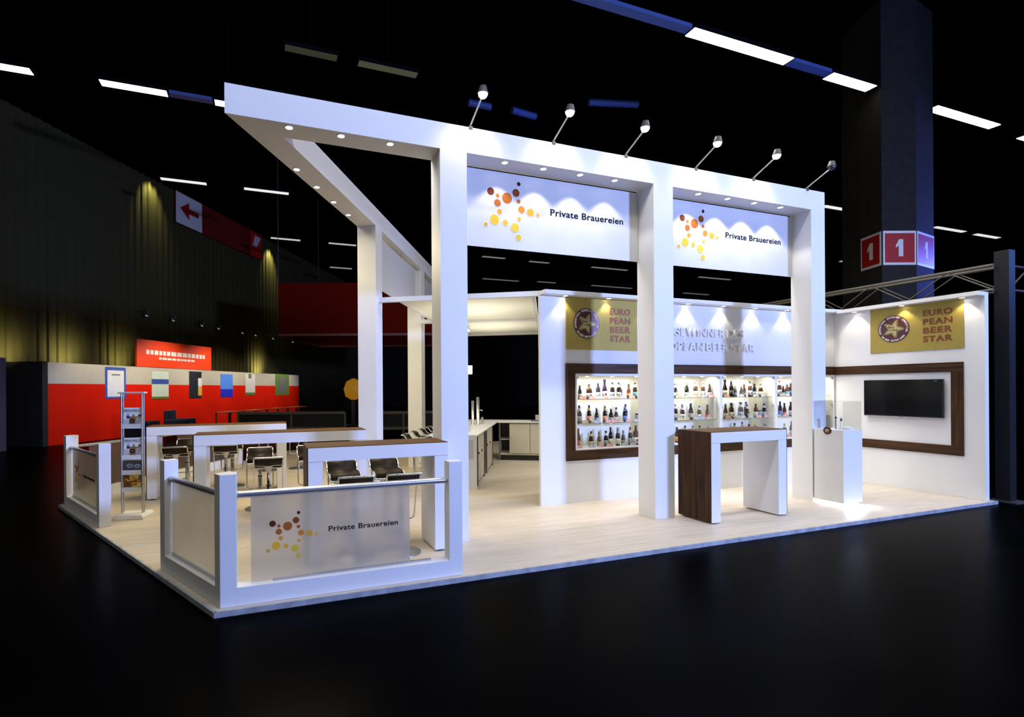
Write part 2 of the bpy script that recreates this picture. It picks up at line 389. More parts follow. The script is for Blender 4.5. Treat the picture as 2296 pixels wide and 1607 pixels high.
# clamp-on arm spots
def arm_spot(x, lit, label):
    t = thing('arm_spotlight', label, 'spotlight', (x, .94, ZT), 0, 'arm spotlights clamped on the beam')
    MB().box((-.022, -.012, -.022), (.022, .06, .012)).build('clamp', M['dark'], t, .003)
    MB().tube([(0, .02, .01), (0, -.05, .045), (0, -.30, .155)], .009).build('arm', M['alu'], t)
    d = Vector((0, .12, -.99)).normalized(); h = MB(); T = d.to_track_quat('Z', 'Y').to_matrix().to_4x4(); T.translation = Vector((0, -.335, .20)); h.T = T
    h.lathe([(-.06, .012), (-.055, .032), (0, .048), (.012, .055), (.016, .055), (.016, .048)], n=20)
    hd = h.build('lamp_head', M['dark'], t)
    l = MB(); l.T = T; l.lathe([(.012, .046), (.030, .046), (.046, .040), (.060, .026), (.066, .008)], n=20); l.build('lens', M['armlens' if lit else 'lampoff'], hd)
    if lit: spot('arm_beam', (x, .94 - .335 + .012, ZT + .20 - .085), (x, .955, ZT - .42), 13, (1, .86, .68), 112, .75, .05)
for x, lit, la in ((2.45, 1, 'lit arm spotlight clamped on the white beam above the first column'), (3.48, 1, 'lit arm spotlight on the beam over the middle of the first lettered banner'),
                   (4.49, 1, 'lit arm spotlight on the beam just before the second column'), (5.59, 1, 'lit arm spotlight on the beam over the star of the second banner'),
                   (6.6, 1, 'lit arm spotlight on the beam over the lettering of the second banner'), (7.64, 0, 'unlit arm spotlight at the far end of the white beam')):
    arm_spot(x, lit, la)

# ---------------------------------------------------------------- star-of-dots logo
DOTS = [(2.809, 3.909, 50), (2.896, 3.869, 27), (3.017, 3.855, 71), (3.135, 3.931, 52), (3.172, 4.039, 27), (2.895, 3.786, 48), (3.169, 3.835, 28),
        (2.921, 3.687, 35), (3.206, 3.741, 47), (3.326, 3.722, 51), (3.426, 3.701, 26), (3.176, 3.627, 27), (2.746, 3.523, 28), (2.857, 3.588, 66),
        (2.994, 3.567, 39), (3.12, 3.522, 60), (3.164, 3.408, 43)]
def star_dots(parent, x, z, k, y, name='star_of_dots', halo=None):
    if halo:
        hb = MB()
        for i, (a, b, r) in enumerate(DOTS): hb.disc(x + (a - 2.746) * k, z + (b - 3.523) * k, r * .00091 * k + .006, y, 28, .001)
        hb.build('dot_outline', halo, parent)
    mb = MB()
    for i, (a, b, r) in enumerate(DOTS):
        mb.m = i; mb.disc(x + (a - 2.746) * k, z + (b - 3.523) * k, r * .00091 * k, y - (.001 if halo else 0), 28, .002)
    return mb.build(name, DOTM, parent)

def banner(x0, x1, label, dotx, tx0, tx1, y=1.215):
    t = thing('hanging_banner', label, 'banner', (0, 0, 0), 0, 'white lettered banners hung under the front beam')
    MB().box((x0, y, 3.262), (x1, y + .012, 4.148)).build('panel', M['banner'], t)
    star_dots(t, dotx, 3.524, 1.0, y - .002, 'star_of_dots', M['whiteprint'])
    text_words(t, 'lettering', M['ink'], 'Private Brauereien', tx0, 3.719, tx1, .0815, y - .002, .002, .020, 1.06)
    for x in (x0 + .18, (x0 + x1) / 2 + .1, x1 - .12): MB().tube([(x, y + .006, 4.13), (x, y + .006, ZB)], .004, 6).build('hook', M['steel'], t)
banner(2.41, 4.896, 'hanging white banner with star of dots between first and second front columns', 2.746, 3.598, 4.664)
banner(5.22, 7.708, 'hanging white banner with star of dots between second and third front columns', 5.568, 6.40, 7.468)
# plain-backed banners of the side frame
def side_banner(s0, s1, label):
    t = thing('hanging_banner', label, 'banner', (0, 0, 0), 0, 'banners hung under the side beam')
    N = 8; mb = MB(); f = []; bk = []
    for i in range(N + 1):
        s_ = s0 + (s1 - s0) * i / N; bow = .018 * math.sin(PI * i / N)
        f.append(dp(s_, .235 - bow)); bk.append(dp(s_, .223 - bow))
    mb.prism([xy(p) for p in f] + [xy(p) for p in bk[::-1]], 3.255, 4.10); mb.build('panel', M['glossy_banner'], t)
    for q in (.06, .5, .94):
        p = dp(s0 + (s1 - s0) * q, .228); MB().tube([(p.x, p.y, 4.08), (p.x, p.y, ZB)], .004, 6).build('hook', M['steel'], t)
M['glossy_banner'] = mat('glossy_white_banner', (.72, .72, .72), .16, noise=.01)
side_banner(3.63, 6.19, 'glossy white banner back hung between the two side columns')
side_banner(6.52, 8.75, 'glossy white banner back half hidden behind the first front column')

# ---------------------------------------------------------------- corner parapets
def post(parent, pts, h=1.0): MB().prism([xy(p) for p in pts], 0.002, h).build('post', M['white'], parent, .002)
V = Vector
pp = thing('corner_parapet', 'white corner parapet with steel handrails and frosted star panel at the stand tip', 'parapet')
# corner post (mitred between the two directions)
post(pp, [V((.025, .04, 0)), V((.141, .04, 0)), V((.141, .165, 0)), V((.075, .222, 0)), lp(.13, .046), ])
post(pp, [V((1.852, .04, 0)), V((1.975, .04, 0)), V((1.975, .165, 0)), V((1.852, .165, 0))])
post(pp, [lp(1.195, .046), lp(1.31, .046), lp(1.31, .166), lp(1.195, .166)])
MB().box((.141, .04, .002), (1.852, .165, .142)).build('base_beam', M['white'], pp, .002)
MB().prism([xy(lp(.10, .046)), xy(lp(1.195, .046)), xy(lp(1.195, .166)), xy(lp(.10, .166))], .002, .142).build('base_beam', M['white'], pp, .002)
MB().tube([(.13, .102, .832), (1.86, .102, .832)], .027, 16).build('handrail', M['railm'], pp)
a_, b2_ = lp(.09, .106, .832), lp(1.20, .106, .832); MB().tube([a_, b2_], .027, 16).build('handrail', M['railm'], pp)
def clip(parent, a, b, w_=.012, z0=.142, z1=.165):
    d = (b - a).normalized(); nn = V((d.y, -d.x, 0)) * w_
    MB().prism([xy(a + nn), xy(b + nn), xy(b - nn), xy(a - nn)], z0, z1).build('panel_channel', M['alu'], parent)
gp = MB().box((.240, .099, .150), (1.511, .105, .812)).build('acrylic_panel', M['frost'], pp)
clip(pp, V((.40, .102, 0)), V((1.70, .102, 0)), .014, .142, .158)
star_dots(gp, .365, .378, .541, .0965)
text_words(gp, 'lettering', M['ink'], 'Private Brauereien', .829, .485, 1.408, .0438, .0965, .002, .020, 1.06)
q0, q1 = lp(.19, .106), lp(1.17, .106)
MB().prism([xy(lp(.19, .103)), xy(lp(1.17, .103)), xy(lp(1.17, .109)), xy(lp(.19, .109))], .15, .812).build('acrylic_panel', M['frost'], pp)
clip(pp, q0, q1)

pb = thing('rear_parapet', 'white parapet with frosted panels along the far open corner behind the magazine rack', 'parapet')
post(pb, [lp(3.362, .04), lp(3.475, .04), lp(3.475, .165), lp(3.362, .165)])
c0 = lp(5.205, .035)
e0 = c0 + DD * .125; 
post(pb, [lp(5.06, .035), c0, c0 + DD * .12 + LN * 0, c0 + DD * .12 + DN * .125, lp(5.06, .165)])
pe = c0 + DD * 4.05
post(pb, [pe, pe + DD * .12, pe + DD * .12 + DN * .125, pe + DN * .125], .91)
MB().prism([xy(lp(3.475, .04)), xy(lp(5.06, .04)), xy(lp(5.06, .165)), xy(lp(3.475, .165))], .002, .142).build('base_beam', M['white'], pb, .002)
MB().prism([xy(c0 + DD * .12), xy(pe), xy(pe + DN * .125), xy(c0 + DD * .12 + DN * .125)], .002, .165).build('base_beam', M['white'], pb, .002)
MB().tube([lp(3.46, .104, .832), lp(5.08, .104, .832)], .024, 16).build('handrail', M['railm'], pb)
MB().tube([c0 + DD * .11 + DN * .062 + UP * .832, pe + DD * .01 + DN * .062 + UP * .832], .024, 16).build('handrail', M['railm'], pb)
def local_panel(parent, origin, ang, length, label=None, z0=.15, z1=.812, tdx=.43):
    """panel in its own x,z plane (front = -y); the panel mesh carries star and lettering"""
    T = Matrix.Translation(origin) @ Matrix.Rotation(ang, 4, 'Z')
    g = MB().box((0, -.003, z0), (length, .003, z1)).build('acrylic_panel', M['frost_shaded'], parent); g.matrix_local = T
    star_dots(g, .125, .378, .541, -.0055)
    text_words(g, 'lettering', M['ink'], 'Private Brauereien', .589, .485, 1.168, .0438, -.0055, .002, .020, 1.06)
    return g
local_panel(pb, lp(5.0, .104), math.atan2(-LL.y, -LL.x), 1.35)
clip(pb, lp(3.60, .104), lp(5.02, .104))
pc = c0 + DN * .062
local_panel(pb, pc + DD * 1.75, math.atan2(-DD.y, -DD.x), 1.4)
g2 = MB().box((0, -.003, .15), (1.75, .003, .812)).build('acrylic_panel', M['frost_shaded'], pb)
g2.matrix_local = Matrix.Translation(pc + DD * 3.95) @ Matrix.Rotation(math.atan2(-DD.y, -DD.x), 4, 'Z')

# ---------------------------------------------------------------- bar tables
def bar_table(x0, x1, y0, y1, label, lt=.145, h=1.1, group='white bar tables with wood tops', end_left=True, end_right=False):
    t = thing('bar_table', label, 'table', (0, 0, 0), 0, group)
    MB().box((x0 + .012, y0, h - .135), (x1 - (.012 if end_right else 0), y1, h - .008)).build('apron', M['white'], t, .0015)
    MB().box((x0 + .004, y0 + .006, h - .008), (x1, y1 - .006, h)).build('wood_top', M['top'], t)
    MB().box((x0 + .012, y0, .018), (x0 + lt, y1, h - .138)).build('side_panel', M['white'], t, .0015)
    MB().box((x1 - lt, y0, .018), (x1 - (.012 if end_right else 0), y1, h - .138)).build('side_panel', M['white'], t, .0015)
    MB().box((x0, y0 + .003, .02), (x0 + .012, y1 - .003, h - .002)).build('wood_cladding', M['walnut'], t)
    if end_right: MB().box((x1 - .012, y0 + .003, .02), (x1, y1 - .003, h - .002)).build('wood_cladding', M['walnut'], t)
    for x in (x0 + lt / 2, x1 - lt / 2):
        for y in (y0 + .05, y1 - .05): MB().box((x - .015, y - .015, 0), (x + .015, y + .015, .02)).build('foot', M['black'], t)
bar_table(.708, 2.094, .728, 1.20, 'white bar table with wood top against the first front column')
bar_table(-.470, 1.62, 2.66, 3.13, 'white bar table with wood top reaching the first side column')
bar_table(-1.325, .673, 4.52, 4.99, 'white bar table with wood top nearest the magazine rack')
bar_table(5.322, 6.60, .492, 1.00, 'white standing table with walnut side in front of the bottle showcases', .155, 1.1, None, True, True)

# ---------------------------------------------------------------- bar stools
def arc(pts, rad, n=5):
    out = [Vector(pts[0])]
    for i in range(1, len(pts) - 1):
        p = Vector(pts[i]); a = (Vector(pts[i - 1]) - p).normalized(); b = (Vector(pts[i + 1]) - p).normalized()
        for j in range(n + 1):
            q = j / n; out.append((p + a * rad) * (1 - q) ** 2 + p * 2 * q * (1 - q) + (p + b * rad) * q ** 2)
    out.append(Vector(pts[-1])); return out
def make_stool(loc, rz, label, hs=.0, group='brown bar stools with chrome frames'):
    """seat faces -y: front lip at y=-.17, raised rear lip at y=.19"""
    t = thing('bar_stool', label, 'stool', loc, rz, group); z = .71 + hs
    side = [(-.175, -.055), (-.172, -.028), (-.155, -.008), (-.12, 0), (-.03, -.004), (.05, .002), (.09, .018), (.115, .048), (.135, .085), (.165, .102), (.195, .104)]
    W = .158; mb = MB(); n = len(side)
    vs_ = [(sx * W, y, z + q - .007 * k) for k in (0, 1) for sx in (-1, 1) for y, q in side]
    f = []
    for j in range(n - 1):
        f += [(j, n + j, n + j + 1, j + 1), (2 * n + j + 1, 3 * n + j + 1, 3 * n + j, 2 * n + j), (j, j + 1, 2 * n + j + 1, 2 * n + j), (n + j + 1, n + j, 3 * n + j, 3 * n + j + 1)]
    f += [(0, 2 * n, 3 * n, n), (n - 1, 2 * n - 1, 4 * n - 1, 3 * n - 1)]
    mb.add(vs_, f, True); mb.build('seat', M['seat'], t)
    Wf = .168
    path = [(-Wf, y, z + q) for y, q in side] ; path2 = [(Wf, y, z + q) for y, q in side][::-1]
    rear = arc([(-Wf, .165, z + .102), (-Wf, .215, z + .106), (Wf, .215, z + .106), (Wf, .165, z + .102)], .03)
    loop = [V(p) for p in path[:-2]] + rear + [V(p) for p in path2[2:]]
    front = arc([(Wf, -.172, z - .028), (Wf, -.178, z - .07), (-Wf, -.178, z - .07), (-Wf, -.172, z - .028)], .025)
    mb = MB(); mb.tube(loop + front[1:-1], .0105, 8, True); mb.build('seat_frame', M['chrome'], t)
    zf = .30 + hs * .5
    mb = MB(); mb.tube(arc([(-Wf, .02, z - .012), (-Wf, -.02, z - .06), (-Wf, -.115, zf), (Wf, -.115, zf), (Wf, -.02, z - .06), (Wf, .02, z - .012)], .05), .0075, 8); mb.build('footrest', M['chrome'], t)
    MB().tube([(-Wf, .02, z - .014), (Wf, .02, z - .014)], .007, 8).build('cross_bar', M['chrome'], t)
    mb = MB().lathe([(z - .10, .024), (z - .03, .05), (z - .016, .055)], n=16); mb.build('seat_mount', M['alu'], t)
    c = MB().lathe([(.01, .027), (.44, .027), (.445, .022), (z - .09, .019)], n=16).build('post', M['chrome'], t)
    MB().lathe([(.440, .029), (.456, .029)], n=16).build('collar', M['black'], c)
    MB().lathe([(0, .20), (.008, .20), (.014, .19), (.018, .06), (.03, .03)], n=36).build('base_disc', M['disc'], t)
    MB().tube([(.03, .0, z - .035), (.17, -.03, z - .045), (.185, -.03, z - .045)], .005, 6).build('lever', M['chrome'], t)
    return t
s0 = make_stool((1.17, 1.64, 0), 0, 'brown bar stool behind the front table beside its clad end')
def stool(x, y, rz, label, hs=0.):
    o = copy_tree(s0, None, (x, y, 0), rz); o['label'] = label; o['group'] = 'brown bar stools with chrome frames'
    return o
stool(1.655, 1.62, 0, 'brown bar stool behind the front table beside the first column')
stool(1.165, .88 - .02, PI, 'bar stool half hidden by the frosted star panel, farther from the column')
stool(1.625, .86 - .02, PI, 'bar stool half hidden by the frosted star panel, nearer the column')
stool(.28, 3.38, 0, 'brown bar stool facing us behind the middle table, nearer its free end')
stool(.95, 3.40, 0, 'brown bar stool behind the middle table, cut off by the front table')
stool(.385, 2.60, PI, 'bar stool with its back to us before the middle table')
stool(-.90, 4.36, PI, 'bar stool with its back to us before the table by the magazine rack')
stool(-.87, 5.28, 0, 'brown bar stool behind the rack-side table, close to its free end')
stool(-.22, 4.36, PI, 'bar stool under the rack-side table, seen past the middle table leg')
stool(-.18, 5.30, 0, 'brown bar stool behind the rack-side table, seen past the middle table leg')
stool(.40, 6.84, PI, 'distant bar stool far behind the middle table, seen through its frame')
stool(1.0, 6.90, PI, 'distant bar stool far behind the middle table, next to the front table end')
RB = math.atan2(DN.y, DN.x)  # facing the counter
for i, (s_, lab) in enumerate(((4.75, 'bar stool at the service counter, first of four beside the entrance'), (5.35, 'bar stool at the service counter, second of four beside the entrance'),
                               (5.95, 'bar stool at the service counter, third of four beside the entrance'), (6.6, 'bar stool at the service counter, last of four beside the entrance'))):
    p = dp(s_, .52); o = stool(p.x, p.y, RB + PI / 2, lab)

# ---------------------------------------------------------------- magazine rack
mg = thing('magazine_rack', 'tall narrow silver magazine rack with a white base beside the far parapet', 'rack', (-1.265, 3.46, 0), -.24)
mb = MB(); mb.prism_xz([(-.19, 0), (.19, 0), (.19, .03), (.165, .06), (-.165, .06), (-.19, .03)], -.15, .15); mb.build('base', M['white'], mg, .004)
for sx in (-1, 1):
    MB().tube([(sx * .125, -.02, .05), (sx * .125, -.02, 1.60)], .011, 10).build('pole', M['alu'], mg)
    MB().tube([(sx * .125, .03, .05), (sx * .125, .03, 1.60)], .008, 10).build('pole', M['alu'], mg)
MB().box((-.165, -.04, 1.60), (.165, .05, 1.622)).build('top_bar', M['lgrey'], mg, .008)
def tray(z, h):
    o = MB().box((-.118, -.045, z), (.118, -.041, z + .055)).build('tray', M['trayglass'], mg)
    MB().box((-.118, -.045, z - .004), (.118, .03, z)).build('tray_floor', M['white'], o); return o
M['trayglass'] = mat('white_tray_front', (.72, .73, .74), .3)
for z in (1.155, .755, .56, .34): tray(z, .05)
RT = Matrix.Translation((-1.265, 3.46, 0)) @ Matrix.Rotation(-.24, 4, 'Z')
def mag(z, h, label, draw, base):
    t = thing('magazine', label, 'magazine', (0, 0, 0)); t.matrix_world = RT @ Matrix.Translation((0, -.022, z)) @ Matrix.Rotation(-.10, 4, 'X')
    MB().box((-.108, 0, 0), (.108, .006, h)).build('cover', base, t); draw(t, h); return t
mcol = dict(blue=mat('pale_blue_print', (.28, .42, .75), .4), navy=mat('navy_print', (.02, .04, .16), .4), brown=mat('brown_print', (.22, .13, .05), .4), olive=mat('olive_print', (.30, .26, .09), .4),
            maroon=mat('maroon_print', (.08, .025, .02), .4), orange=mat('amber_print', (.75, .33, .05), .4), yellow=mat('yellow_print', (.85, .62, .18), .4), brn2=mat('dark_amber_print', (.16, .075, .018), .4))
def brau(t, h):
    mb = MB(); text_fit(mb, 'BRAUWELT', -.098, h - .048, .092, .026, -.0015, .001, .012); mb.build('title', M['ink'], t)
    mb = MB(); mb.m = 0; mb.box((-.098, -.001, h - .058), (.092, 0, h - .054))
    mb.m = 1; mb.box((-.07, -.001, h - .105), (-.035, 0, h - .075)); mb.m = 0; mb.box((-.07, -.0012, h - .14), (-.035, 0, h - .105))
    mb.m = 3; mb.box((.0, -.001, h - .115), (.03, 0, h - .085)); mb.m = 2; mb.box((-.035, -.001, h - .235), (.10, 0, h - .115)); mb.m = 4; mb.box((.07, -.0012, h - .112), (.106, 0, h - .09))
    mb.m = 5; mb.box((-.105, -.001, h - .235), (-.035, 0, h - .15))
    mb.build('cover_picture', [mcol['navy'], mcol['blue'], mcol['brown'], mcol['olive'], mcol['maroon'], M['lgrey']], t)
    mb = MB(); mb.m = 0; mb.lathe([(-.003, .028), (-.0015, .028)], (.005, 0, h - .172), 20, 'y'); mb.m = 1
    st = [((.005 + (.019 if j % 2 == 0 else .009) * math.sin(j * PI / 5)), h - .172 + (.019 if j % 2 == 0 else .009) * math.cos(j * PI / 5)) for j in range(10)]
    mb.prism_xz(st, -.0045, -.003); mb.build('star_badge', [M['ink'], mcol['brown']], t)
    mb = MB()
    for a in range(5):
        for b in range(3): mb.box((.045 + b * .018, -.0025, h - .225 + a * .02), (.058 + b * .018, -.001, h - .212 + a * .02))
    mb.build('window_pattern', M['lgrey'], t)
mag(1.16, .26, 'magazine titled BRAUWELT in the topmost tray of the silver rack', brau, M['white'])
mag(.76, .27, 'magazine titled BRAUWELT in the second tray of the silver rack', brau, M['white'])
def greym(t, h):
    mb = MB()
    for cx, cz in ((-.03, h - .06), (.06, h - .065)):
        for r in (.036, .022):
            mb.tube([(cx + r * math.cos(a * PI / 12), -.002, cz + r * .62 * math.sin(a * PI / 12)) for a in range(24)], .0022, 6, True)
    mb.build('ring_emblem', M['lgrey'], t)
mag(.565, .165, 'dark grey brochure with two pale ring emblems in the rack', greym, M['dark'])
def amber(t, h):
    mb = MB(); rnd = random.Random(3)
    for i in range(46):
        x = rnd.uniform(-.10, .07); z = rnd.uniform(.05, h - .05); mb.m = rnd.choice((0, 0, 1, 1, 2, 2)); mb.box((x, -.0005 - .00003 * i, z), (min(.106, x + rnd.uniform(.02, .06)), 0, z + rnd.uniform(.01, .04)))
    mb.build('cover_picture', [mcol['orange'], mcol['yellow'], mcol['brn2']], t)
    mb = MB()
    for i in range(9): mb.box((-.08 + i * .018, -.003, .018), (-.068 + i * .018, -.0005, .036))
    for i in range(14): mb.box((-.085 + i * .0125, -.003, .043), (-.077 + i * .0125, -.0005, .049))
    mb.build('cover_lines', mcol['yellow'], t)
mag(.345, .235, 'amber and black picture magazine in the lowest tray of the rack', amber, mcol['brn2'])
tag(MB().prism([(-.95, 1.99), (-.83, 2.02), (-.85, 2.10), (-.97, 2.07)], 0, .0015).build('floor_sticker', M['lgrey']), 'small pale sticker lying on the plank floor near the left open edge', 'sticker')

# ---------------------------------------------------------------- award signs
def star_poly(cx, cz, R, r, rot=.12, k=5):
    return [(cx + (R if j % 2 == 0 else r) * math.sin(rot + j * PI / k), cz + (R if j % 2 == 0 else r) * math.cos(rot + j * PI / k)) for j in range(2 * k)]
def seal(parent, cx, cz, R, y):
    o = MB().disc(cx, cz, R, y - .006, 56, .006).build('seal', M['seal'], parent)
    mb = MB()
    def ring(txt, a0, a1, flip):
        k = len(txt)
        for i, ch in enumerate(txt):
            if ch == ' ': continue
            a = a0 + (a1 - a0) * i / (k - 1)
            vs_, fs = text_geo(ch, R * .135 / .729, .014)
            mx = (min(v[0] for v in vs_) + max(v[0] for v in vs_)) / 2
            rr = R * .81 if not flip else R * .945
            out = []
            for x, z in vs_:
                x = (x - mx) * .78; z2 = z
                th = a if not flip else a
                ux, uz = math.sin(th), math.cos(th)          # outward direction, clockwise from the top
                tx, tz = math.cos(th), -math.sin(th)
                if flip: out.append((cx + ux * (rr - z2) - tx * x, cz + uz * (rr - z2) - tz * x))
                else: out.append((cx + ux * (rr + z2) + tx * x, cz + uz * (rr + z2) + tz * x))
            slab(mb, out, fs, y - .008, .002)
    D = math.radians
    ring("INTERNATIONAL BREWERIES' COMPETITION", D(-112), D(106), False)
    ring('THE BEER TASTING AWARD', D(234), D(129), True)
    mb.build('ring_lettering', M['whiteprint'], o)
    mb = MB(); S = star_poly(cx, cz - R * .02, R * .72, R * .30, .35)
    mb.prism_xz(S, y - .010, y - .006)
    for i in range(10):
        a, b = V((*S[i], 0)), V((*S[(i + 1) % 10], 0))
        for q in (.18, .38, .58, .78):
            p = a.lerp(b, q); mb.disc(p.x, p.y, R * (.045 if i % 2 == 0 else .045), y - .010, 10, .004)
    mb.build('beaded_star', M['goldstar'], o)
    mb = MB(); text_fit(mb, 'Beer', cx - R * .30, cz + R * .06, cx + R * .10, R * .17, y - .0115, .0015); text_fit(mb, 'Star', cx - R * .02, cz - R * .16, cx + R * .34, R * .17, y - .0115, .0015)
    text_fit(mb, 'European', cx - R * .34, cz - R * .10, cx - R * .06, R * .06, y - .0115, .0015)
    mb.build('star_lettering', M['ink'], o)
def award_sign(label, loc, rz, x0, x1, sx, tx0, tx1):
    t = thing('award_sign', label, 'sign', loc, rz, None)
    MB().box((x0, -.012, 2.185), (x1, 0, 2.928)).build('gold_panel', M['gold'], t)
    seal(t, sx, 2.562, .217, -.012)
    for txt, zb_ in (('EURO', 2.712), ('PEAN', 2.578), ('BEER', 2.446), ('STAR', 2.313)):
        mb = MB(); text_fit(mb, txt, tx0, zb_, tx1, .092, -.016, .004, .022, 1.1); mb.build('lettering', M['copper'], t)
award_sign('gold award sign with round star seal on the rear wall above the showcases', (0, WY, 0), 0, 4.357, 5.592, 4.695, 5.102, 5.464)
award_sign('gold award sign with round star seal on the side wall above the television', (W1 - .001, 0, 0), -PI / 2, -1.488, -.276, -1.155, -.760, -.403)

wl = thing('wall_lettering', 'raised white letters across the rear wall above the showcases', 'lettering')
def raised_line(body, x0, z0, x1, h):
    """one raised letter per part, spread over x0..x1"""
    adv = []; x = 0
    for ch in body:
        if ch == ' ': adv.append(None); x += .30; continue
        vs_, fs = text_geo(ch, 1 / .729, .02); a = min(v[0] for v in vs_); b = max(v[0] for v in vs_); adv.append((x, a, b)); x += b - a + .16
    k = (x1 - x0) / ((x - .16) * h)
    for ch, q in zip(body, adv):
        if q is None: continue
        vs_, fs = text_geo(ch, h / .729, .02); mb = MB()
        slab(mb, [(x0 + (q[0] * h + px_ - q[1] * h) * k, z0 + pz_) for px_, pz_ in vs_], fs, WY - .03, .03); mb.build('letter', M['white'], wl)
raised_line('GEWINNER DES', 6.27, 2.436, 7.715, .132)
raised_line('EUROPEAN BEER STAR', 5.80, 2.212, 7.975, .132)

# ---------------------------------------------------------------- television
tv = thing('television', 'large black flat television mounted inside the walnut frame', 'television', (W1, 1.026, 0), -PI / 2)
MB().box((-.53, -.075, 1.146), (.53, -.028, 1.738)).build('housing', M['black'], tv, .004)
MB().box((-.522, -.0765, 1.165), (.522, -.075, 1.730)).build('screen', M['screen'], tv)
MB().box((-.20, -.028, 1.30), (.20, 0, 1.60)).build('bracket', M['dark'], tv)
MB().box((-.53, -.077, 1.142), (.53, -.03, 1.148)).build('lower_edge', M['lgrey'], tv)
MB().box((-.02, -.08, 1.136), (.02, -.05, 1.143)).build('sensor', M['dark'], tv)
MB().box((.43, -.078, 1.708), (.465, -.0765, 1.713)).build('maker_badge', M['lgrey'], tv)

# ---------------------------------------------------------------- bottle showcases
UN = [(4.505, 5.985), (5.985, 7.242), (7.242, 8.470), (8.470, 9.93)]; SZ = (1.472, 1.12, .765); YB = 2.46
names = ('first showcase from the bar', 'second showcase from the bar', 'third showcase from the bar', 'corner showcase')
M['showin'] = mat('showcase_white', (.80, .78, .70), .5, noise=.01)
for (x0, x1), nm in zip(UN, names):
    t = thing('bottle_showcase', 'lit white glass-fronted bottle cabinet, ' + nm, 'showcase', (0, 0, 0), 0, 'lit bottle showcases in the rear wall')
    mb = MB(); e = .026
    mb.box((x0, WY + .052, .742), (x0 + e, YB, 1.848)); mb.box((x1 - e, WY + .052, .742), (x1, YB, 1.848)); mb.box((x0 + e, WY + .052, .742), (x1 - e, YB, .765)); mb.box((x0 + e, WY + .052, 1.812), (x1 - e, YB, 1.848))
    mb.box((x0, YB, .742), (x1, YB + .02, 1.848)); mb.build('carcass', M['showin'], t)
    mb = MB(); zf, zt = WY - .012, WY + .052
    mb.box((x0, zf, .747), (x0 + e, zt, 1.843)); mb.box((x1 - e, zf, .747), (x1, zt, 1.843)); mb.box((x0 + e, zf, .747), (x1 - e, zt, .766)); mb.box((x0 + e, zf, 1.812), (x1 - e, zt, 1.843)); mb.build('face_frame', M['white'], t)
    for z in SZ[:2]:
        mb = MB(); mb.box((x0 + e + .003, WY + .047, z - .006), (x1 - e - .003, YB - .01, z)); mb.m = 1; mb.box((x0 + e + .003, WY + .044, z - .0062), (x1 - e - .003, WY + .047, z)); mb.build('glass_shelf', [M['shelfg'], M['glassedge']], t)
    xm = (x0 + x1) / 2
    for a, b in ((x0 + e + .003, xm - .002), (xm + .002, x1 - e - .003)):
        g = MB().box((a, WY + .012, .770), (b, WY + .016, 1.808)).build('glass_door', M['glass'], t)
        xe = a if a < xm - .1 and b < xm else b - .035
        xe = a if b < xm else b - .035
        for z in (.775, 1.30, 1.77): MB().box((xe, WY + .006, z), (xe + .035, WY + .02, z + .032)).build('hinge_clip', M['alu'], g)
    for q in (.2, .5, .8):
        x = x0 + (x1 - x0) * q
        l = MB().lathe([(0, .03), (-.006, .03), (-.008, .022)], (x, 2.20, 1.812), 16).build('puck_lamp', M['trim'], t)
        MB().lathe([(-.0085, .022), (-.010, .004)], (x, 2.20, 1.812), 14).build('lens', M['lampw'], l)
        spot('showcase_beam', (x, 2.20, 1.79), (x, 2.27, .8), 5.2, (1, .90, .66), 130, .8, .02)
    area('showcase_glow', (xm, 2.16, 1.806), (xm, 2.33, .8), x1 - x0 - .15, .04, 8, (1, .93, .74))

gl = lambda n, c, r=.08: mat(n, c, r, 0, .1, 20, .6)
GL = dict(black=gl('black_bottle_glass', (.007, .005, .005)), brown=gl('brown_bottle_glass', (.040, .014, .006)), amber=gl('amber_bottle_glass', (.20, .062, .018)), green=gl('green_bottle_glass', (.04, .16, .02)), rust=gl('rust_bottle_glass', (.085, .030, .014)), blue=gl('blue_light_tinted_brown_glass', (.05, .03, .07)))  # violet copy is brown glass with blue light put into its colour
LB = dict(white=mat('white_label', (.78, .77, .74), .5), cream=mat('cream_label', (.72, .62, .40), .5), gold=mat('gold_label', (.58, .42, .14), .4, .3), orange=mat('orange_label', (.72, .24, .07), .5), red=mat('red_label', (.45, .03, .035), .5), blue=mat('blue_label', (.10, .18, .45), .5), grey=mat('grey_label', (.30, .32, .34), .5), black=mat('black_label', (.03, .03, .035), .5), green=mat('green_label', (.25, .32, .16), .5), teal=mat('teal_label', (.10, .33, .38), .5))
def profile(kind, h):
    if kind == 'can': return [(0, .030), (.004, .033), (h - .008, .033), (h - .002, .028), (h, .028)], .033, (.12, .85)
    if kind == 'steinie': return [(0, .032), (.004, .035), (.50 * h, .035), (.60 * h, .031), (.72 * h, .019), (.86 * h, .0145), (.93 * h, .0135), (.935 * h, .0155), (h, .0150)], .035, (.10, .38)
    if kind == 'slim': return [(0, .027), (.004, .030), (.46 * h, .030), (.60 * h, .024), (.74 * h, .0150), (.93 * h, .0125), (.935 * h, .0145), (h, .0140)], .030, (.10, .36)
    if kind == 'wide': return [(0, .040), (.004, .044), (.55 * h, .044), (.66 * h, .040), (.76 * h, .020), (.92 * h, .0150), (.925 * h, .017), (h, .0165)], .044, (.10, .40)
    if kind == 'champ': return [(0, .034), (.004, .038), (.40 * h, .038), (.55 * h, .030), (.70 * h, .0175), (.86 * h, .0150), (.865 * h, .019), (.93 * h, .021), (h, .019)], .038, (.08, .38)
    return [(0, .029), (.004, .0325), (.55 * h, .0325), (.64 * h, .028), (.74 * h, .0175), (.80 * h, .0145), (.93 * h, .0130), (.935 * h, .0150), (h, .0145)], .0325, (.10, .40)
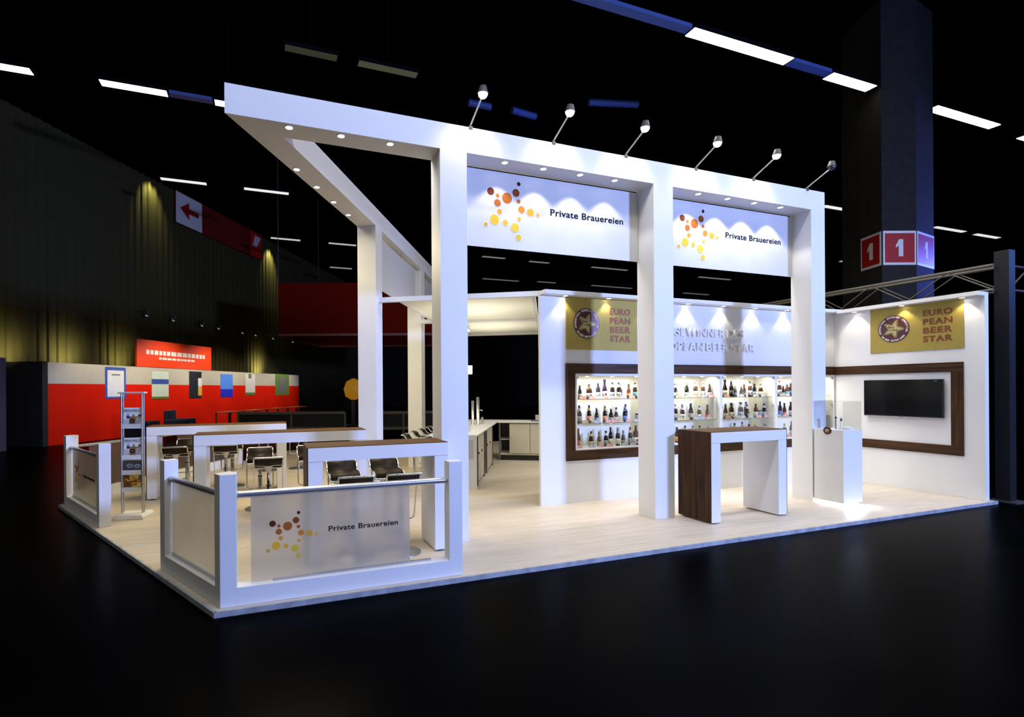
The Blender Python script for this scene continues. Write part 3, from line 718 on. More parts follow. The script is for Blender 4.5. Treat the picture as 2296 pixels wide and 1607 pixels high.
BC = {}
def bottle(x, y, z, h, kind, glass, lab, cap, neck, label, rz):
    """built once per kind, height and colouring; the next ones are copies"""
    k = (kind, round(h, 2), glass, lab, cap, neck)
    if k in BC:
        o = copy_tree(BC[k], None, (x, y, z), rz); o['label'] = label; return
    hh = round(h, 2); t = thing('beer_can' if kind == 'can' else 'beer_bottle', label, 'can' if kind == 'can' else 'bottle', (x, y, z), rz, 'beers on the showcase shelves')
    pr_, r, (a, b) = profile(kind, hh)
    MB().lathe(pr_, n=14).build('body', GL[glass], t)
    mb = MB(); mb.lathe([(a * hh, r + .0004), (a * hh, r + .001), (b * hh, r + .001), (b * hh, r + .0004)], n=18)
    lo = mb.build('paper_label', LB[lab], t)
    em = MB(); R_ = r + .0015; cz = (a + b) / 2 * hh; n_ = 14
    f = []; vs_ = [(0, -R_, cz)]
    for j in range(n_):
        an = 2 * PI * j / n_; dx = .016 * math.cos(an); vs_.append((dx, -math.sqrt(max(0, R_ * R_ - dx * dx)), cz + .019 * math.sin(an)))
    em.add(vs_, [(0, 1 + j, 1 + (j + 1) % n_) for j in range(n_)]); em.build('label_emblem', LB['cream' if lab in ('black', 'blue', 'grey', 'red') else 'black' if lab == 'white' else 'white'], lo)
    if kind != 'can':
        MB().lathe([(hh - .022, .0158), (hh + .001, .0158), (hh + .002, .012)], n=12).build('cap', LB[cap], t)
        if neck: MB().lathe([(.70 * hh, .0225 if kind != 'slim' else .019), (.86 * hh, .0165)], n=12).build('neck_foil', LB[neck], t)
    BC[k] = t
ROWS = [[(4.672, .22), (4.835, .22), (4.992, .249), (5.108, .305), (5.248, .254), (5.362, .246), (5.434, .218), (5.546, .218), (5.664, .248), (6.447, .232), (6.506, .218), (6.678, .213), (6.751, .261), (6.858, .261), (7.017, .252), (7.154, .217), (7.483, .293), (7.623, .265), (7.712, .19), (7.782, .208), (7.911, .217), (7.936, .17), (8.047, .26), (8.147, .231), (8.293, .223), (8.739, .284), (8.827, .176), (8.924, .223), (9.014, .242)],
        [(4.660, .262), (4.721, .228), (4.832, .256), (4.963, .222), (5.111, .253), (5.22, .196), (5.314, .222), (5.471, .231), (5.545, .259), (5.703, .125), (6.444, .257), (6.59, .225), (6.654, .236), (6.76, .255), (6.825, .233), (6.937, .22), (7.008, .225), (7.104, .228), (7.496, .236), (7.632, .252), (7.70, .251), (7.84, .258), (7.91, .256), (7.975, .217), (8.044, .255), (8.176, .228), (8.254, .118), (8.371, .234), (8.75, .259), (8.856, .229), (9.011, .254)],
        [(4.643, .282), (4.866, .234), (5.005, .22), (5.127, .229), (5.21, .283), (5.339, .267), (5.44, .235), (5.569, .268), (5.673, .291), (6.473, .237), (6.638, .259), (6.797, .26), (6.941, .247), (7.113, .237), (7.694, .273), (7.88, .235), (7.95, .281), (8.02, .245), (8.17, .23), (8.245, .245), (8.387, .234), (8.856, .233), (9.029, .265)]]
SPEC = {(0, 0): ('slim', 'black', 'grey', 'gold', None), (0, 1): ('wide', 'rust', 'white', 'white', 'white'), (0, 2): ('euro', 'blue', 'white', 'blue', None), (0, 3): ('champ', 'blue', 'white', 'blue', None), (0, 4): ('euro', 'brown', 'white', 'black', 'white'),
        (0, 5): ('euro', 'black', 'grey', 'black', 'cream'), (0, 6): ('wide', 'rust', 'blue', 'red', None), (0, 7): ('slim', 'amber', 'orange', 'black', None), (0, 8): ('euro', 'brown', 'teal', 'black', 'white'), (0, 9): ('slim', 'brown', 'white', 'blue', 'white'), (0, 10): ('slim', 'rust', 'blue', 'black', None),
        (0, 11): ('euro', 'black', 'grey', 'black', None), (0, 12): ('euro', 'brown', 'grey', 'white', 'cream'), (0, 13): ('euro', 'rust', 'cream', 'white', 'cream'), (0, 14): ('euro', 'rust', 'white', 'white', 'white'), (0, 15): ('slim', 'brown', 'white', 'black', None), (0, 16): ('champ', 'black', 'cream', 'blue', None),
        (0, 17): ('euro', 'black', 'black', 'black', None), (0, 18): ('slim', 'brown', 'blue', 'grey', 'grey'), (0, 19): ('slim', 'green', 'green', 'grey', 'white'), (0, 20): ('slim', 'rust', 'black', 'red', None), (0, 21): ('slim', 'black', 'black', 'black', None), (0, 22): ('euro', 'rust', 'white', 'black', 'white'), (0, 23): ('slim', 'black', 'white', 'black', None), (0, 24): ('steinie', 'brown', 'cream', 'black', 'cream'),
        (0, 25): ('euro', 'rust', 'white', 'red', 'white'), (0, 26): ('slim', 'brown', 'teal', 'black', None), (0, 27): ('steinie', 'rust', 'teal', 'teal', None), (0, 28): ('euro', 'rust', 'blue', 'blue', None),
        (1, 0): ('euro', 'rust', 'grey', 'black', 'white'), (1, 1): ('euro', 'rust', 'red', 'red', None), (1, 2): ('euro', 'black', 'orange', 'black', 'gold'), (1, 3): ('slim', 'black', 'blue', 'grey', None), (1, 4): ('euro', 'black', 'orange', 'gold', 'gold'), (1, 5): ('steinie', 'black', 'grey', 'black', None), (1, 6): ('slim', 'rust', 'cream', 'black', 'white'),
        (1, 7): ('euro', 'black', 'blue', 'grey', 'blue'), (1, 8): ('euro', 'brown', 'grey', 'black', 'cream'), (1, 9): ('can', 'black', 'grey', 'black', None), (1, 13): ('euro', 'black', 'grey', 'black', None), (1, 14): ('euro', 'brown', 'orange', 'black', None), (1, 15): ('slim', 'rust', 'white', 'blue', 'white'), (1, 16): ('slim', 'black', 'white', 'cream', 'white'), (1, 17): ('slim', 'rust', 'red', 'black', None),
        (1, 20): ('euro', 'brown', 'gold', 'black', 'gold'), (1, 21): ('euro', 'black', 'grey', 'black', 'white'), (1, 24): ('euro', 'brown', 'grey', 'black', 'white'), (1, 26): ('can', 'black', 'teal', 'grey', None), (1, 28): ('euro', 'brown', 'blue', 'black', None), (1, 29): ('slim', 'rust', 'red', 'black', None),
        (2, 0): ('euro', 'rust', 'red', 'red', None), (2, 1): ('steinie', 'brown', 'gold', 'black', 'gold'), (2, 2): ('slim', 'amber', 'green', 'green', 'green'), (2, 3): ('euro', 'black', 'grey', 'black', 'white'), (2, 4): ('euro', 'black', 'cream', 'black', None), (2, 5): ('euro', 'black', 'cream', 'grey', 'grey'), (2, 6): ('slim', 'rust', 'grey', 'grey', 'grey'), (2, 7): ('euro', 'brown', 'grey', 'red', 'cream'), (2, 8): ('wide', 'rust', 'white', 'black', None), (2, 9): ('euro', 'black', 'orange', 'black', None)}
ORD = ['first', 'second', 'third', 'fourth', 'fifth', 'sixth', 'seventh', 'eighth', 'ninth', 'tenth', 'eleventh']
SHN = ['top', 'middle', 'bottom']; GN = dict(black='black', brown='brown', amber='amber', green='green', rust='reddish-brown', blue='brown')
UNN = ['showcase nearest the bar', 'second showcase', 'third showcase', 'corner showcase']
rb = random.Random(11)
for k, row in enumerate(ROWS):
    cnt = [0] * 4; prevx = -9
    for i, (x, h) in enumerate(row):
        u = next(j for j, (a, b) in enumerate(UN) if a <= x < b)
        sp = SPEC.get((k, i)) or (rb.choice(('euro', 'slim', 'euro', 'steinie')), rb.choice(('black', 'brown', 'rust')), rb.choice(('white', 'grey', 'cream', 'black', 'blue')), rb.choice(('black', 'grey', 'gold')), rb.choice((None, 'white', 'cream')))
        yy = 2.20 if x - prevx > .075 else (2.275 if yy < 2.25 else 2.20); prevx = x
        lab = f"{GN[sp[1]]} {'can' if sp[0] == 'can' else 'bottle'} with {sp[2]} label, {ORD[cnt[u]]} along the {SHN[k]} shelf, {UNN[u]}"
        if x > 5.75 and u == 0: pass
        cnt[u] += 1
        bottle(x, yy, SZ[k] + .001, h, *sp[:2], sp[2], sp[3], sp[4], lab, rb.uniform(-.5, .5))
CARDS = [[4.671, 4.832, 4.95, 5.06, 5.16, 5.26, 5.375, 5.552, 6.449, 6.63, 6.797, 6.966, 7.12, 7.445, 7.773, 8.097, 8.279, 8.711, 8.834],
         [4.712, 4.903, 5.112, 5.22, 5.33, 5.485, 5.634, 6.475, 6.599, 6.806, 6.922, 7.052, 7.473, 7.676, 7.80, 7.973, 8.159, 8.348, 8.627, 8.783],
         [4.611, 4.835, 4.985, 5.136, 5.413, 5.561, 8.87]]
CM = [mat('silver_card', (.46, .48, .50), .35, .3), mat('salmon_card', (.66, .30, .25), .4), mat('gold_card', (.52, .42, .22), .4, .2)]
CMN = ['silver', 'salmon', 'gold']; CT = []
for j in range(3):
    mb = MB(); mb.m = 0; mb.T = None
    mb.add([(-.05, -.028, 0), (.05, -.028, 0), (.05, .028, 0), (-.05, .028, 0), (-.05, 0, .052), (.05, 0, .052)], [(0, 3, 2, 1), (2, 3, 4, 5), (1, 2, 5), (3, 0, 4)])
    mb.m = 1; mb.add([(-.05, -.028, 0), (.05, -.028, 0), (-.05, 0, .052), (.05, 0, .052)], [(0, 1, 3, 2)])
    mb.m = 2; mb.add([(-.036, -.0215, .0135), (-.022, -.0215, .0135), (-.036, -.0125, .0305), (-.022, -.0125, .0305)], [(0, 1, 3, 2)])
    CT.append(mb.mesh('award_card', [M['white'], CM[j], M['whiteprint']]))
for k, row in enumerate(CARDS):
    cnt = [0] * 4
    for i, x in enumerate(row):
        u = next(j for j, (a, b) in enumerate(UN) if a <= x < b); j = rb.choice((0, 0, 1, 1, 2)) if k else [1, 1, 0, 1, 0, 2, 0, 1, 2, 0, 1, 0, 1, 1, 0, 0, 0, 2, 0][i]
        o = bpy.data.objects.new('award_card', CT[j]); COL.objects.link(o); o.location = (x, 2.128, SZ[k] + .001); o.rotation_euler = (0, 0, rb.uniform(-.12, .12)); o.scale = (.9, .9, .9)
        tag(o, f"{CMN[j]} tent card, {ORD[cnt[u]]} along the {SHN[k]} shelf, {UNN[u]}", 'card', 'tent cards before the bottles'); cnt[u] += 1

# ---------------------------------------------------------------- display pedestal
pd = thing('display_pedestal', 'white display pedestal with clear case and glowing plinth by the third column', 'pedestal')
px0, px1, py0, py1, PT = 7.72, 8.11, .53, .92, 1.035
MB().box((px0 + .05, py0 + .05, 0), (px1 - .05, py1 - .05, .04)).build('plinth', M['white'], pd)
MB().box((px0, py0, .04), (px1, py1, PT)).build('body', M['white'], pd, .002)
mb = MB(); g = .008
mb.box((px0, py0, PT), (px1, py0 + g, 1.43)); mb.box((px0, py1 - g, PT), (px1, py1, 1.43)); mb.box((px0, py0 + g, PT), (px0 + g, py1 - g, 1.43)); mb.box((px1 - g, py0 + g, PT), (px1, py1 - g, 1.43)); mb.box((px0, py0, 1.43), (px1, py1, 1.438))
mb.build('glass_case', M['glass'], pd)
MB().box((px0 + .03, py0 + .03, .030), (px1 - .03, py1 - .03, .038)).build('led_strip', M['ledstrip'], pd)
area('pedestal_underglow', (px0 + .2, py0 - .03, .035), (px0 + .2, py0 - .10, 0), .40, .03, 3.4, (.92, .96, 1.0))
T = Matrix.Translation((px0, .735, PT - .012)) @ Matrix.Rotation(-PI / 2, 4, 'Z')
md = MB().disc(0, 0, .052, -.008, 36, .008).build('medal', M['seal'], pd); md.matrix_local = T
MB().prism_xz(star_poly(0, 0, .040, .018, .1), -.014, -.008).build('medal_star', M['goldstar'], md)
tr1 = thing('glass_trophy', 'slim clear and silver trophy standing in the glass case', 'trophy', (7.945, .70, PT))
MB().box((-.025, -.025, 0), (.025, .025, .012)).build('foot', M['chrome'], tr1)
MB().lathe([(.012, .012), (.10, .013), (.14, .011), (.165, .014), (.175, .012)], n=14).build('shaft', M['whiteprint'], tr1)
MB().lathe([(.115, .0145), (.15, .0145)], n=14).build('silver_band', M['chrome'], tr1)
tag(MB().lathe([(0, .055), (.012, .058), (.035, .045), (.045, .02)], (8.03, .66, PT), 20).build('glass_paperweight', M['whiteprint']), 'pale domed paperweight lying in the glass case', 'paperweight')
tr2_ = thing('opener', 'small dark upright bottle opener in the glass case', 'opener', (7.90, .74, PT))
MB().box((-.006, -.004, 0), (.006, .004, .15)).build('handle', M['steel'], tr2_); MB().box((-.012, -.008, .15), (.012, .008, .175)).build('head', M['dark'], tr2_)

# ---------------------------------------------------------------- service bar behind the frame
ct = thing('bar_counter', 'white service bar counter seen through the entrance beside the rear wall', 'counter')
S0, S1, N0, N1, HC = 3.97, 8.15, 1.02, 1.76, .885
def dprism(mb, s0, s1, n0, n1, z0, z1): return mb.prism([xy(dp(s0, n0)), xy(dp(s1, n0)), xy(dp(s1, n1)), xy(dp(s0, n1))], z0, z1)
dprism(MB(), S0 - .01, S1, N0 - .05, N1 + .012, HC - .025, HC).build('worktop', M['white'], ct, .002)
dprism(MB(), S0, S0 + .03, N0, N1, 0, HC - .025).build('end_panel', M['white'], ct)
dprism(MB(), S0 + .03, S1, N0, N0 + .03, 0, HC - .025).build('guest_panel', M['white'], ct)
dprism(MB(), S0 + .03, S1, N0 + .03, N1 - .30, .05, .09).build('floor_shelf', M['cream'], ct)
for a, b in ((4.35, 4.75), (4.77, 5.17), (5.65, 6.10), (6.12, 6.6)):
    dr = dprism(MB(), a, b, N1 - .05, N1 - .03, .06, HC - .04).build('cabinet_door', M['cream'], ct)
    dprism(MB(), a + .05, a + .08, N1 - .03, N1 - .015, .52, .56).build('door_pull', M['black'], dr)
for a in (4.30, 5.22, 5.6, 6.65): dprism(MB(), a, a + .03, N1 - .06, N1 - .02, 0, HC - .03).build('support_leg', M['steel'], ct)
# notice on the end panel
nt_ = thing('framed_notice', 'small grey framed notice on the end of the bar counter', 'notice')
dprism(MB(), S0 - .012, S0 - .001, 1.40, 1.70, .50, .80).build('frame', M['lgrey'], nt_)
dprism(MB(), S0 - .014, S0 - .012, 1.42, 1.62, .56, .75).build('paper_sheet', M['white'], nt_)
mb = MB()
for i in range(3): dprism(mb, S0 - .0152, S0 - .014, 1.54, 1.61, .62 - i * .018, .628 - i * .018)
mb.build('text_lines', M['dark'], nt_)
# rear cabinet across the end of the bar
rc = thing('rear_cabinet', 'cream back-bar cabinet with sliding doors at the end of the bar', 'cabinet')
RS0, RS1, RN0, RN1 = 7.45, 8.10, 1.80, 3.05
dprism(MB(), RS0 - .03, RS1, RN0 - .02, RN1, HC - .03, HC).build('worktop', M['white'], rc, .002)
dprism(MB(), RS0 + .02, RS1, RN0, RN1, .12, .16).build('bottom_shelf', M['cream'], rc)
dprism(MB(), RS1 - .03, RS1, RN0, RN1, .12, HC - .03).build('back_panel', M['dark'], rc)
dprism(MB(), RS0 + .06, RS1 - .03, RN0, RN0 + .30, .46, .475).build('inner_shelf', M['cream'], rc)
for a, b, kn in ((RN0 + .24, RN0 + .70, .03), (RN0 + .71, RN0 + .98, .22)):
    dr = dprism(MB(), RS0, RS0 + .018, a, b, .165, HC - .045).build('sliding_door', M['cream'], rc)
    c = dp(RS0 - .004, a + kn, .50); MB().lathe([(0, .012), (.006, .012)], (c.x, c.y, c.z), 12, 'y').build('finger_pull', M['steel'], dr)
for a in (RN0, RN0 + .98): dprism(MB(), RS0, RS0 + .03, a, a + .035, 0, HC - .03).build('leg', M['steel'], rc)
dprism(MB(), RS0 + .04, RS0 + .06, RN0, RN1, 0, .12).build('kick_board', M['black'], rc)
# beer tap, glasses, broom, laptop, box
tp = thing('beer_tap', 'tall brushed steel beer tap column on the bar counter', 'tap', tuple(dp(6.40, 1.46, HC)), DROT)
MB().lathe([(0, .045), (.008, .045), (.012, .036), (.54, .036), (.575, .030)], n=20).build('column', M['railm'], tp)
mb = MB(); mb.T = Matrix.Translation((.0, .11, 0)); mb.lathe([(0, .04), (.008, .04), (.012, .03), (.47, .03), (.50, .026)], n=20); mb.build('column', M['railm'], tp)
MB().tube([(0, -.03, .30), (0, -.085, .30), (0, -.09, .27)], .010, 8).build('spout', M['chrome'], tp)
for i, (s_, n_) in enumerate(((4.30, 1.44), (4.48, 1.56), (4.42, 1.36))):
    p = dp(s_, n_, HC); o = MB().lathe([(0, .030), (.008, .031), (.14, .035), (.145, .034), (.145, .032), (.01, .028), (.008, .002)], (p.x, p.y, p.z), 20).build('beer_glass', M['shelfg'])
    tag(o, ('empty beer glass on the counter, closest to the framed notice', 'empty beer glass on the counter beside the tap, near the inner edge', 'empty beer glass on the counter nearest the first column')[i], 'glass', 'empty glasses on the bar counter')
rk = thing('drip_tray_rack', 'low pale panel standing behind the beer tap on the counter', 'panel', tuple(dp(6.75, 1.50, HC)), DROT)
MB().box((-.10, -.01, 0), (.16, .01, .13)).build('upright', M['cream'], rk); MB().box((-.10, -.04, 0), (.16, .04, .008)).build('foot', M['cream'], rk)
bt = thing('long_handled_scrubber', 'black bottle-shaped brush on a long grey stick leaning inside the counter', 'brush', tuple(dp(4.10, 1.70)), 0)
MB().lathe([(0, .04), (.005, .042), (.12, .042), (.17, .02), (.23, .014), (.25, .014)], n=16).build('brush_body', M['black'], bt); MB().tube([(0, 0, .24), (0.0, -.02, .84)], .008, 8).build('stick', M['steel'], bt)
lt_ = thing('laptop', 'flat closed laptop on the back-bar cabinet beside the rear wall', 'laptop', tuple(dp(7.60, 2.66, HC)), DROT)
MB().box((-.10, -.14, 0), (.12, .14, .018)).build('base', M['steel'], lt_, .003); MB().box((-.10, -.14, .018), (.12, .14, .026)).build('lid', mat('slate_lid', (.16, .20, .28), .3), lt_, .003)
bx = thing('carton', 'small cream carton on the back-bar cabinet behind the laptop', 'box', tuple(dp(7.85, 2.72, HC)), DROT)
MB().box((-.09, -.10, 0), (.09, .10, .12)).build('box_body', M['cream'], bx); MB().box((-.092, -.102, .12), (.092, .102, .13)).build('lid', M['cream'], bx)

# roof over the bar
cp = thing('bar_roof', 'cream panelled flat roof with white beams over the service bar', 'roof')
CN0, CN1, CS0, CS1, CZ = .585, 2.72, 3.50, 9.05, 3.02
dprism(MB(), CS0 - .07, CS0, .297, CN1 + .10, 3.0, 3.075).build('front_beam', M['white'], cp)
mids = [CS0, 6.20, 8.90]
for a, b in zip(mids, mids[1:]):
    for c, d in ((CN0, CN1),): dprism(MB(), a + .06, b - .06, c + .04, d - .04, CZ + .03, CZ + .045).build('roof_panel', M['canopy'], cp)
for n_ in (CN0, CN1 - .06): dprism(MB(), CS0, mids[-1], n_, n_ + .06, CZ, CZ + .06).build('long_rail', M['white'], cp)
for s_ in mids[1:]: dprism(MB(), s_ - .06, s_ + .06, .297, CN1 + .35, CZ - .01, CZ + .07).build('cross_rail', M['white'], cp)
for s_, n_ in ((4.6, 1.15), (6.8, 1.15)):
    tb = dprism(MB(), s_ - .5, s_ + .5, n_ - .03, n_ + .03, CZ - .06, CZ - .02).build('tube_lamp', M['alu'], cp)
    MB().tube([dp(s_ - .48, n_, CZ - .07), dp(s_ + .48, n_, CZ - .07)], .014, 10).build('glowing_tube', M['tube'], tb)

# ---------------------------------------------------------------- the hall around the stand
STRIPS = [((8.64, 4.04), (11.59, 4.06), 3, 'bright ceiling strip light over the far end of the stand'), ((12.93, 4.11), (14.55, 4.12), 3, 'bright ceiling strip light just before the numbered hall pillar'),
          ((17.0, 4.15), (19.98, 4.15), 3, 'bright ceiling strip light just past the numbered hall pillar'), ((21.46, 4.2), (24.2, 4.2), 3, 'bright ceiling strip light cut by the picture edge past the pillar'),
          ((-5.75, 10.15), (-4.63, 10.15), 3, 'bright ceiling strip light over the corrugated wall at the picture edge'), ((-3.34, 10.1), (-1.85, 10.1), 3, 'bright ceiling strip light over the beam tip, in the picture corner row'), ((-.85, 10.12), (-.2, 10.12), 2, 'ceiling strip light touching the tip of the white beam'),
          ((-3.05, 15.85), (-1.53, 15.85), .9, 'ceiling strip light above the red arrow sign'), ((-.36, 15.85), (1.27, 15.85), .9, 'ceiling strip light just under the sloping beam spots'), ((.62, 21.9), (2.07, 21.9), .62, 'faint strip light right of the arrow sign'.replace('right of', 'past')),
          ((3.37, 21.9), (4.82, 21.9), .5, 'faint strip light touching the first side column'), ((4.03, 27), (5.42, 27), .32, 'faintest strip light above the dark red hanging box'), ((11.75, 21.8), (13.22, 21.8), .2, 'dim strip light under the first banner, nearest its star'),
          ((14.77, 21.93), (16.15, 21.93), .2, 'dim strip light under the middle of the first banner'), ((19.08, 21.96), (21.8, 21.96), .2, 'dim strip light under the first banner beside the second column'), ((14.05, 27), (16.81, 27), .14, 'dim strip light low in the first opening, over the bar roof'),
          ((18.05, 26.7), (19.55, 26.7), .14, 'dim short strip light over the end of the rear wall'), ((22.41, 26.6), (26.01, 26.6), .14, 'dim strip light over the rear wall award sign'), ((27.58, 22), (30.46, 22), .2, 'dim strip light under the second banner'), ((31.03, 26.8), (33.68, 26.8), .14, 'dim strip light low under the second banner'),
          ((21.8, 10.12), (23.42, 10.12), .95, 'strip light touching the third column'), ((32.17, 16.05), (34.66, 16.05), .5, 'strip light low beside the numbered pillar'), ((29.57, 10.3), (31.95, 10.3), .9, 'strip light beyond the red pillar signs, nearer the pillar'), ((32.86, 10.34), (34.92, 10.34), .9, 'strip light beyond the red pillar signs, farther from the pillar'),
          ((.76, 7.34), (1.94, 7.34), .025, 'dull greenish strip light high above the beam, its first half'), ((2.34, 7.34), (3.79, 7.34), .05, 'dull greenish strip light high above the beam, its second half')]
for i, (a, b, st, la) in enumerate(STRIPS):
    y = (a[1] + b[1]) / 2; wd = .15 if st > 1 else .12
    t = thing('ceiling_strip_light', la, 'ceiling light', ((a[0] + b[0]) / 2, y, 9.0), 0, 'strip lights under the hall ceiling'); L = (b[0] - a[0]) / 2
    MB().box((-L, -wd, .012), (L, wd, .10)).build('housing', M['unlitblack'], t); 
    MB().box((-L + .04, -wd + .02, 0), (L - .04, wd - .02, .012)).build('diffuser', emit('strip_diffuser', (.95, .97, .92) if st > .1 else (.9, .95, .55), st), t)
    MB().tube([(0, 0, .1), (0, 0, 2.2)], .008, 6).build('hanger', M['unlitblack'], t)
# cable trunking between the strip lights, blue light put into its colour
M['duct'] = mat('blue_light_tinted_duct', (.05, .09, .34), .6)
M['trunk'] = mat('blue_light_tinted_trunking', (.10, .16, .42), .4)
for x0, x1, y, la in ((5.2, 8.62, 4.03, 'long cable trunking leading to the strip light over the stand end'), (11.62, 12.9, 4.08, 'short cable trunking joining two bright strip lights before the pillar'), (-1.84, -.86, 10.12, 'cable trunking reaching the tip of the white beam')):
    tk = tag(MB().box((x0, y - .10, 9.0), (x1, y + .10, 9.08)).build('cable_trunking', M['trunk']), la, 'trunking')

# short air ducts deep under the ceiling, their blue light painted into the colour
for x0, y0, x1, y1, la in ((5.99, 9.61, 6.7, 9.61, 'short blue-lit air duct behind the first arm spotlight'), (7.38, 9.55, 8.23, 9.65, 'short blue-lit air duct between the first two arm spotlights'), (9.31, 8.43, 10.75, 8.04, 'longer blue-lit air duct behind the second arm spotlight')):
    p = V((x0, y0, 10.0)); q = V((x1, y1, 10.0)); tag(MB().tube([p, q], .10, 10).build('air_duct', M['duct']), la, 'duct')

# numbered pillar
M['pillar'] = mat('dark_concrete', (.030, .029, .028), .8, noise=.15, spec=.1)
ph = thing('hall_pillar', 'massive dark hall pillar with red number signs behind the side wall', 'pillar')
P8 = [(14.95, 4.63), (14.67, 3.99), (15.47, 3.70), (16.49, 3.86), (16.9, 4.6), (16.4, 5.3), (15.3, 5.3)]
MB().prism(P8, ZH, 11.2).build('shaft', M['pillar'], ph)
M['red'] = mat('red_sign', (.42, .012, .010), .45)
def pillar_sign(a, b, q):
    a = V((*a, 0)); b = V((*b, 0)); d = (b - a).normalized(); w_ = (b - a).length; nn = V((d.y, -d.x, 0))
    o = MB().box((.02, -.012, 4.62), (w_ - .02, 0, 5.46)).build('number_board', M['whiteprint'], ph); o.matrix_local = Matrix.Translation(a + nn * .002) @ Matrix.Rotation(math.atan2(d.y, d.x), 4, 'Z')
    MB().box((.06, -.016, 4.68), (w_ - .06, -.012, 5.40)).build('red_field', M['red'], o)
    mb = MB(); c_ = w_ / 2; mb.prism_xz([(c_ - .10, 5.10), (c_ - .02, 5.25), (c_ + .08, 5.25), (c_ + .08, 4.83), (c_ - .03, 4.83), (c_ - .03, 5.10), (c_ - .10, 5.04)], -.020, -.016); mb.build('numeral', M['whiteprint'], o)
pillar_sign(P8[0], P8[1], 0); pillar_sign(P8[1], P8[2], 1); pillar_sign(P8[2], P8[3], 2)

# neighbouring stand: mast and trusses
M['mast'] = mat('black_mast', (.012, .012, .014), .5, spec=.2)
ms = thing('truss_mast', 'dark square mast standing just beyond the end of the side wall', 'mast', (10.42, .02, ZH))
MB().box((-.08, -.06, 0), (.08, .10, 3.62)).build('shaft', M['mast'], ms); MB().box((-.16, -.16, 0), (.16, .16, .02)).build('foot_plate', M['dark'], ms)
M['trussm'] = mat('dull_aluminium_truss', (.10, .09, .072), .6, .2)
def truss(name_label, p, q, h=.36, w_=.28):
    t = thing('lattice_truss', name_label, 'truss'); p = V(p); q = V(q); d = (q - p).normalized(); s_ = V((d.y, -d.x, 0)) * (w_ / 2); L = (q - p).length; n = int(L / .5)
    for sg in (-1, 1):
        for hz in (0, h): MB().tube([p + s_ * sg + UP * hz, q + s_ * sg + UP * hz], .025, 8).build('chord', M['trussm'], t)
        mb = MB(); 
        pts = [p + s_ * sg + d * (L * i / n) + UP * (h if i % 2 else 0) for i in range(n + 1)]
        mb.tube(pts, .012, 6); mb.build('lattice', M['trussm'], t)
    return t
truss('lattice truss running above the side wall toward the mast', (10.42, .10, 3.02), (10.42, 7.5, 3.02))
truss('blue-lit lattice truss leading away from the mast beyond the side wall', (10.75, .0, 3.05), (14.0, -.02, 3.05))
tag(MB().box((10.60, .6, 1.2), (10.64, 7.4, 2.95)).build('neighbour_banner', mat('dark_brown_banner', (.035, .028, .022), .8)), 'dark cloth banner under the truss behind the side wall', 'banner')

# red booth with posters along the corrugated wall
BN = -12.18
M['boothred'] = mat('red_booth_wall', (.66, .012, .002), .6, noise=.12, scale=.8, spec=.1); M['boothwhite'] = mat('cream_booth_band', (.50, .48, .41), .6)
bo = thing('booth_wall', 'long red booth wall with a cream upper band along the corrugated wall', 'partition')
dprism(MB(), 8.8, 24.9, BN - .08, BN, ZH, 1.88).build('red_panel', M['boothred'], bo); dprism(MB(), 8.8, 24.9, BN - .08, BN, 1.88, 2.54).build('cream_band', M['boothwhite'], bo)
dprism(MB(), 8.62, 8.8, BN - 1.4, BN + .02, ZH, 2.56).build('end_post', M['halldark'], bo)
DA = math.atan2(DD.y, DD.x)
def wallthing(name, label, cat, s_, n_, group=None):   # x along the wall toward the hall end, front = into the hall
    t = thing(name, label, cat, tuple(dp(s_, n_)), DA, group); return t
PC = dict(blue=mat('royal_blue_print', (.05, .10, .42), .4), wht=mat('poster_white', (.74, .76, .78), .5), mint=mat('mint_print', (.62, .74, .66), .5), dk=mat('poster_black', (.012, .016, .03), .5), yel=mat('poster_yellow', (.70, .42, .06), .5), sky=mat('bright_blue_print', (.08, .25, .85), .4), grn=mat('leaf_green_print', (.12, .22, .05), .5), gry=mat('poster_grey', (.16, .16, .17), .5), deep=mat('deep_blue_print', (.02, .03, .55), .4))
def poster(s0_, s1_, z0, z1, label, parts):
    t = wallthing('poster', label, 'poster', s0_, BN, 'posters along the red booth wall'); L = s1_ - s0_
    for nm, m_, a, b, c, d, dep in parts: MB().box((a * L, -.01 - dep, z0 + c * (z1 - z0)), (b * L, -.002, z0 + d * (z1 - z0))).build(nm, m_, t)
poster(10.87, 11.75, 1.37, 2.48, 'white poster with a royal blue border, first on the red booth wall', [('border', PC['blue'], 0, 1, 0, 1, 0), ('sheet', PC['wht'], .1, .9, .06, .90, .006), ('heading', PC['gry'], .3, .7, .74, .78, .010)])
poster(12.99, 13.88, 1.32, 2.40, 'pale poster with a blue wave stripe and green foot', [('sheet', PC['mint'], 0, 1, 0, 1, 0), ('stripe', PC['blue'], 0, 1, .54, .72, .006), ('foot_band', PC['grn'], 0, 1, 0, .08, .006)])
poster(15.09, 15.89, 1.30, 2.47, 'near-black poster with a small yellow and white corner', [('sheet', PC['dk'], 0, 1, 0, 1, 0), ('white_corner', PC['wht'], .70, 1, .45, .75, .006), ('yellow_corner', PC['yel'], .70, 1, .1, .45, .006)])
poster(17.22, 18.17, 1.31, 2.41, 'bright blue poster fading darker toward its foot', [('sheet', PC['sky'], 0, 1, 0, 1, 0), ('dark_foot', PC['deep'], 0, 1, 0, .35, .004)])
poster(19.23, 20.10, 1.39, 2.47, 'whitish poster with green touches at top and foot', [('sheet', PC['wht'], 0, 1, 0, 1, 0), ('green_foot', PC['grn'], 0, 1, 0, .12, .006), ('green_top', PC['grn'], .3, .6, .8, 1, .006)])
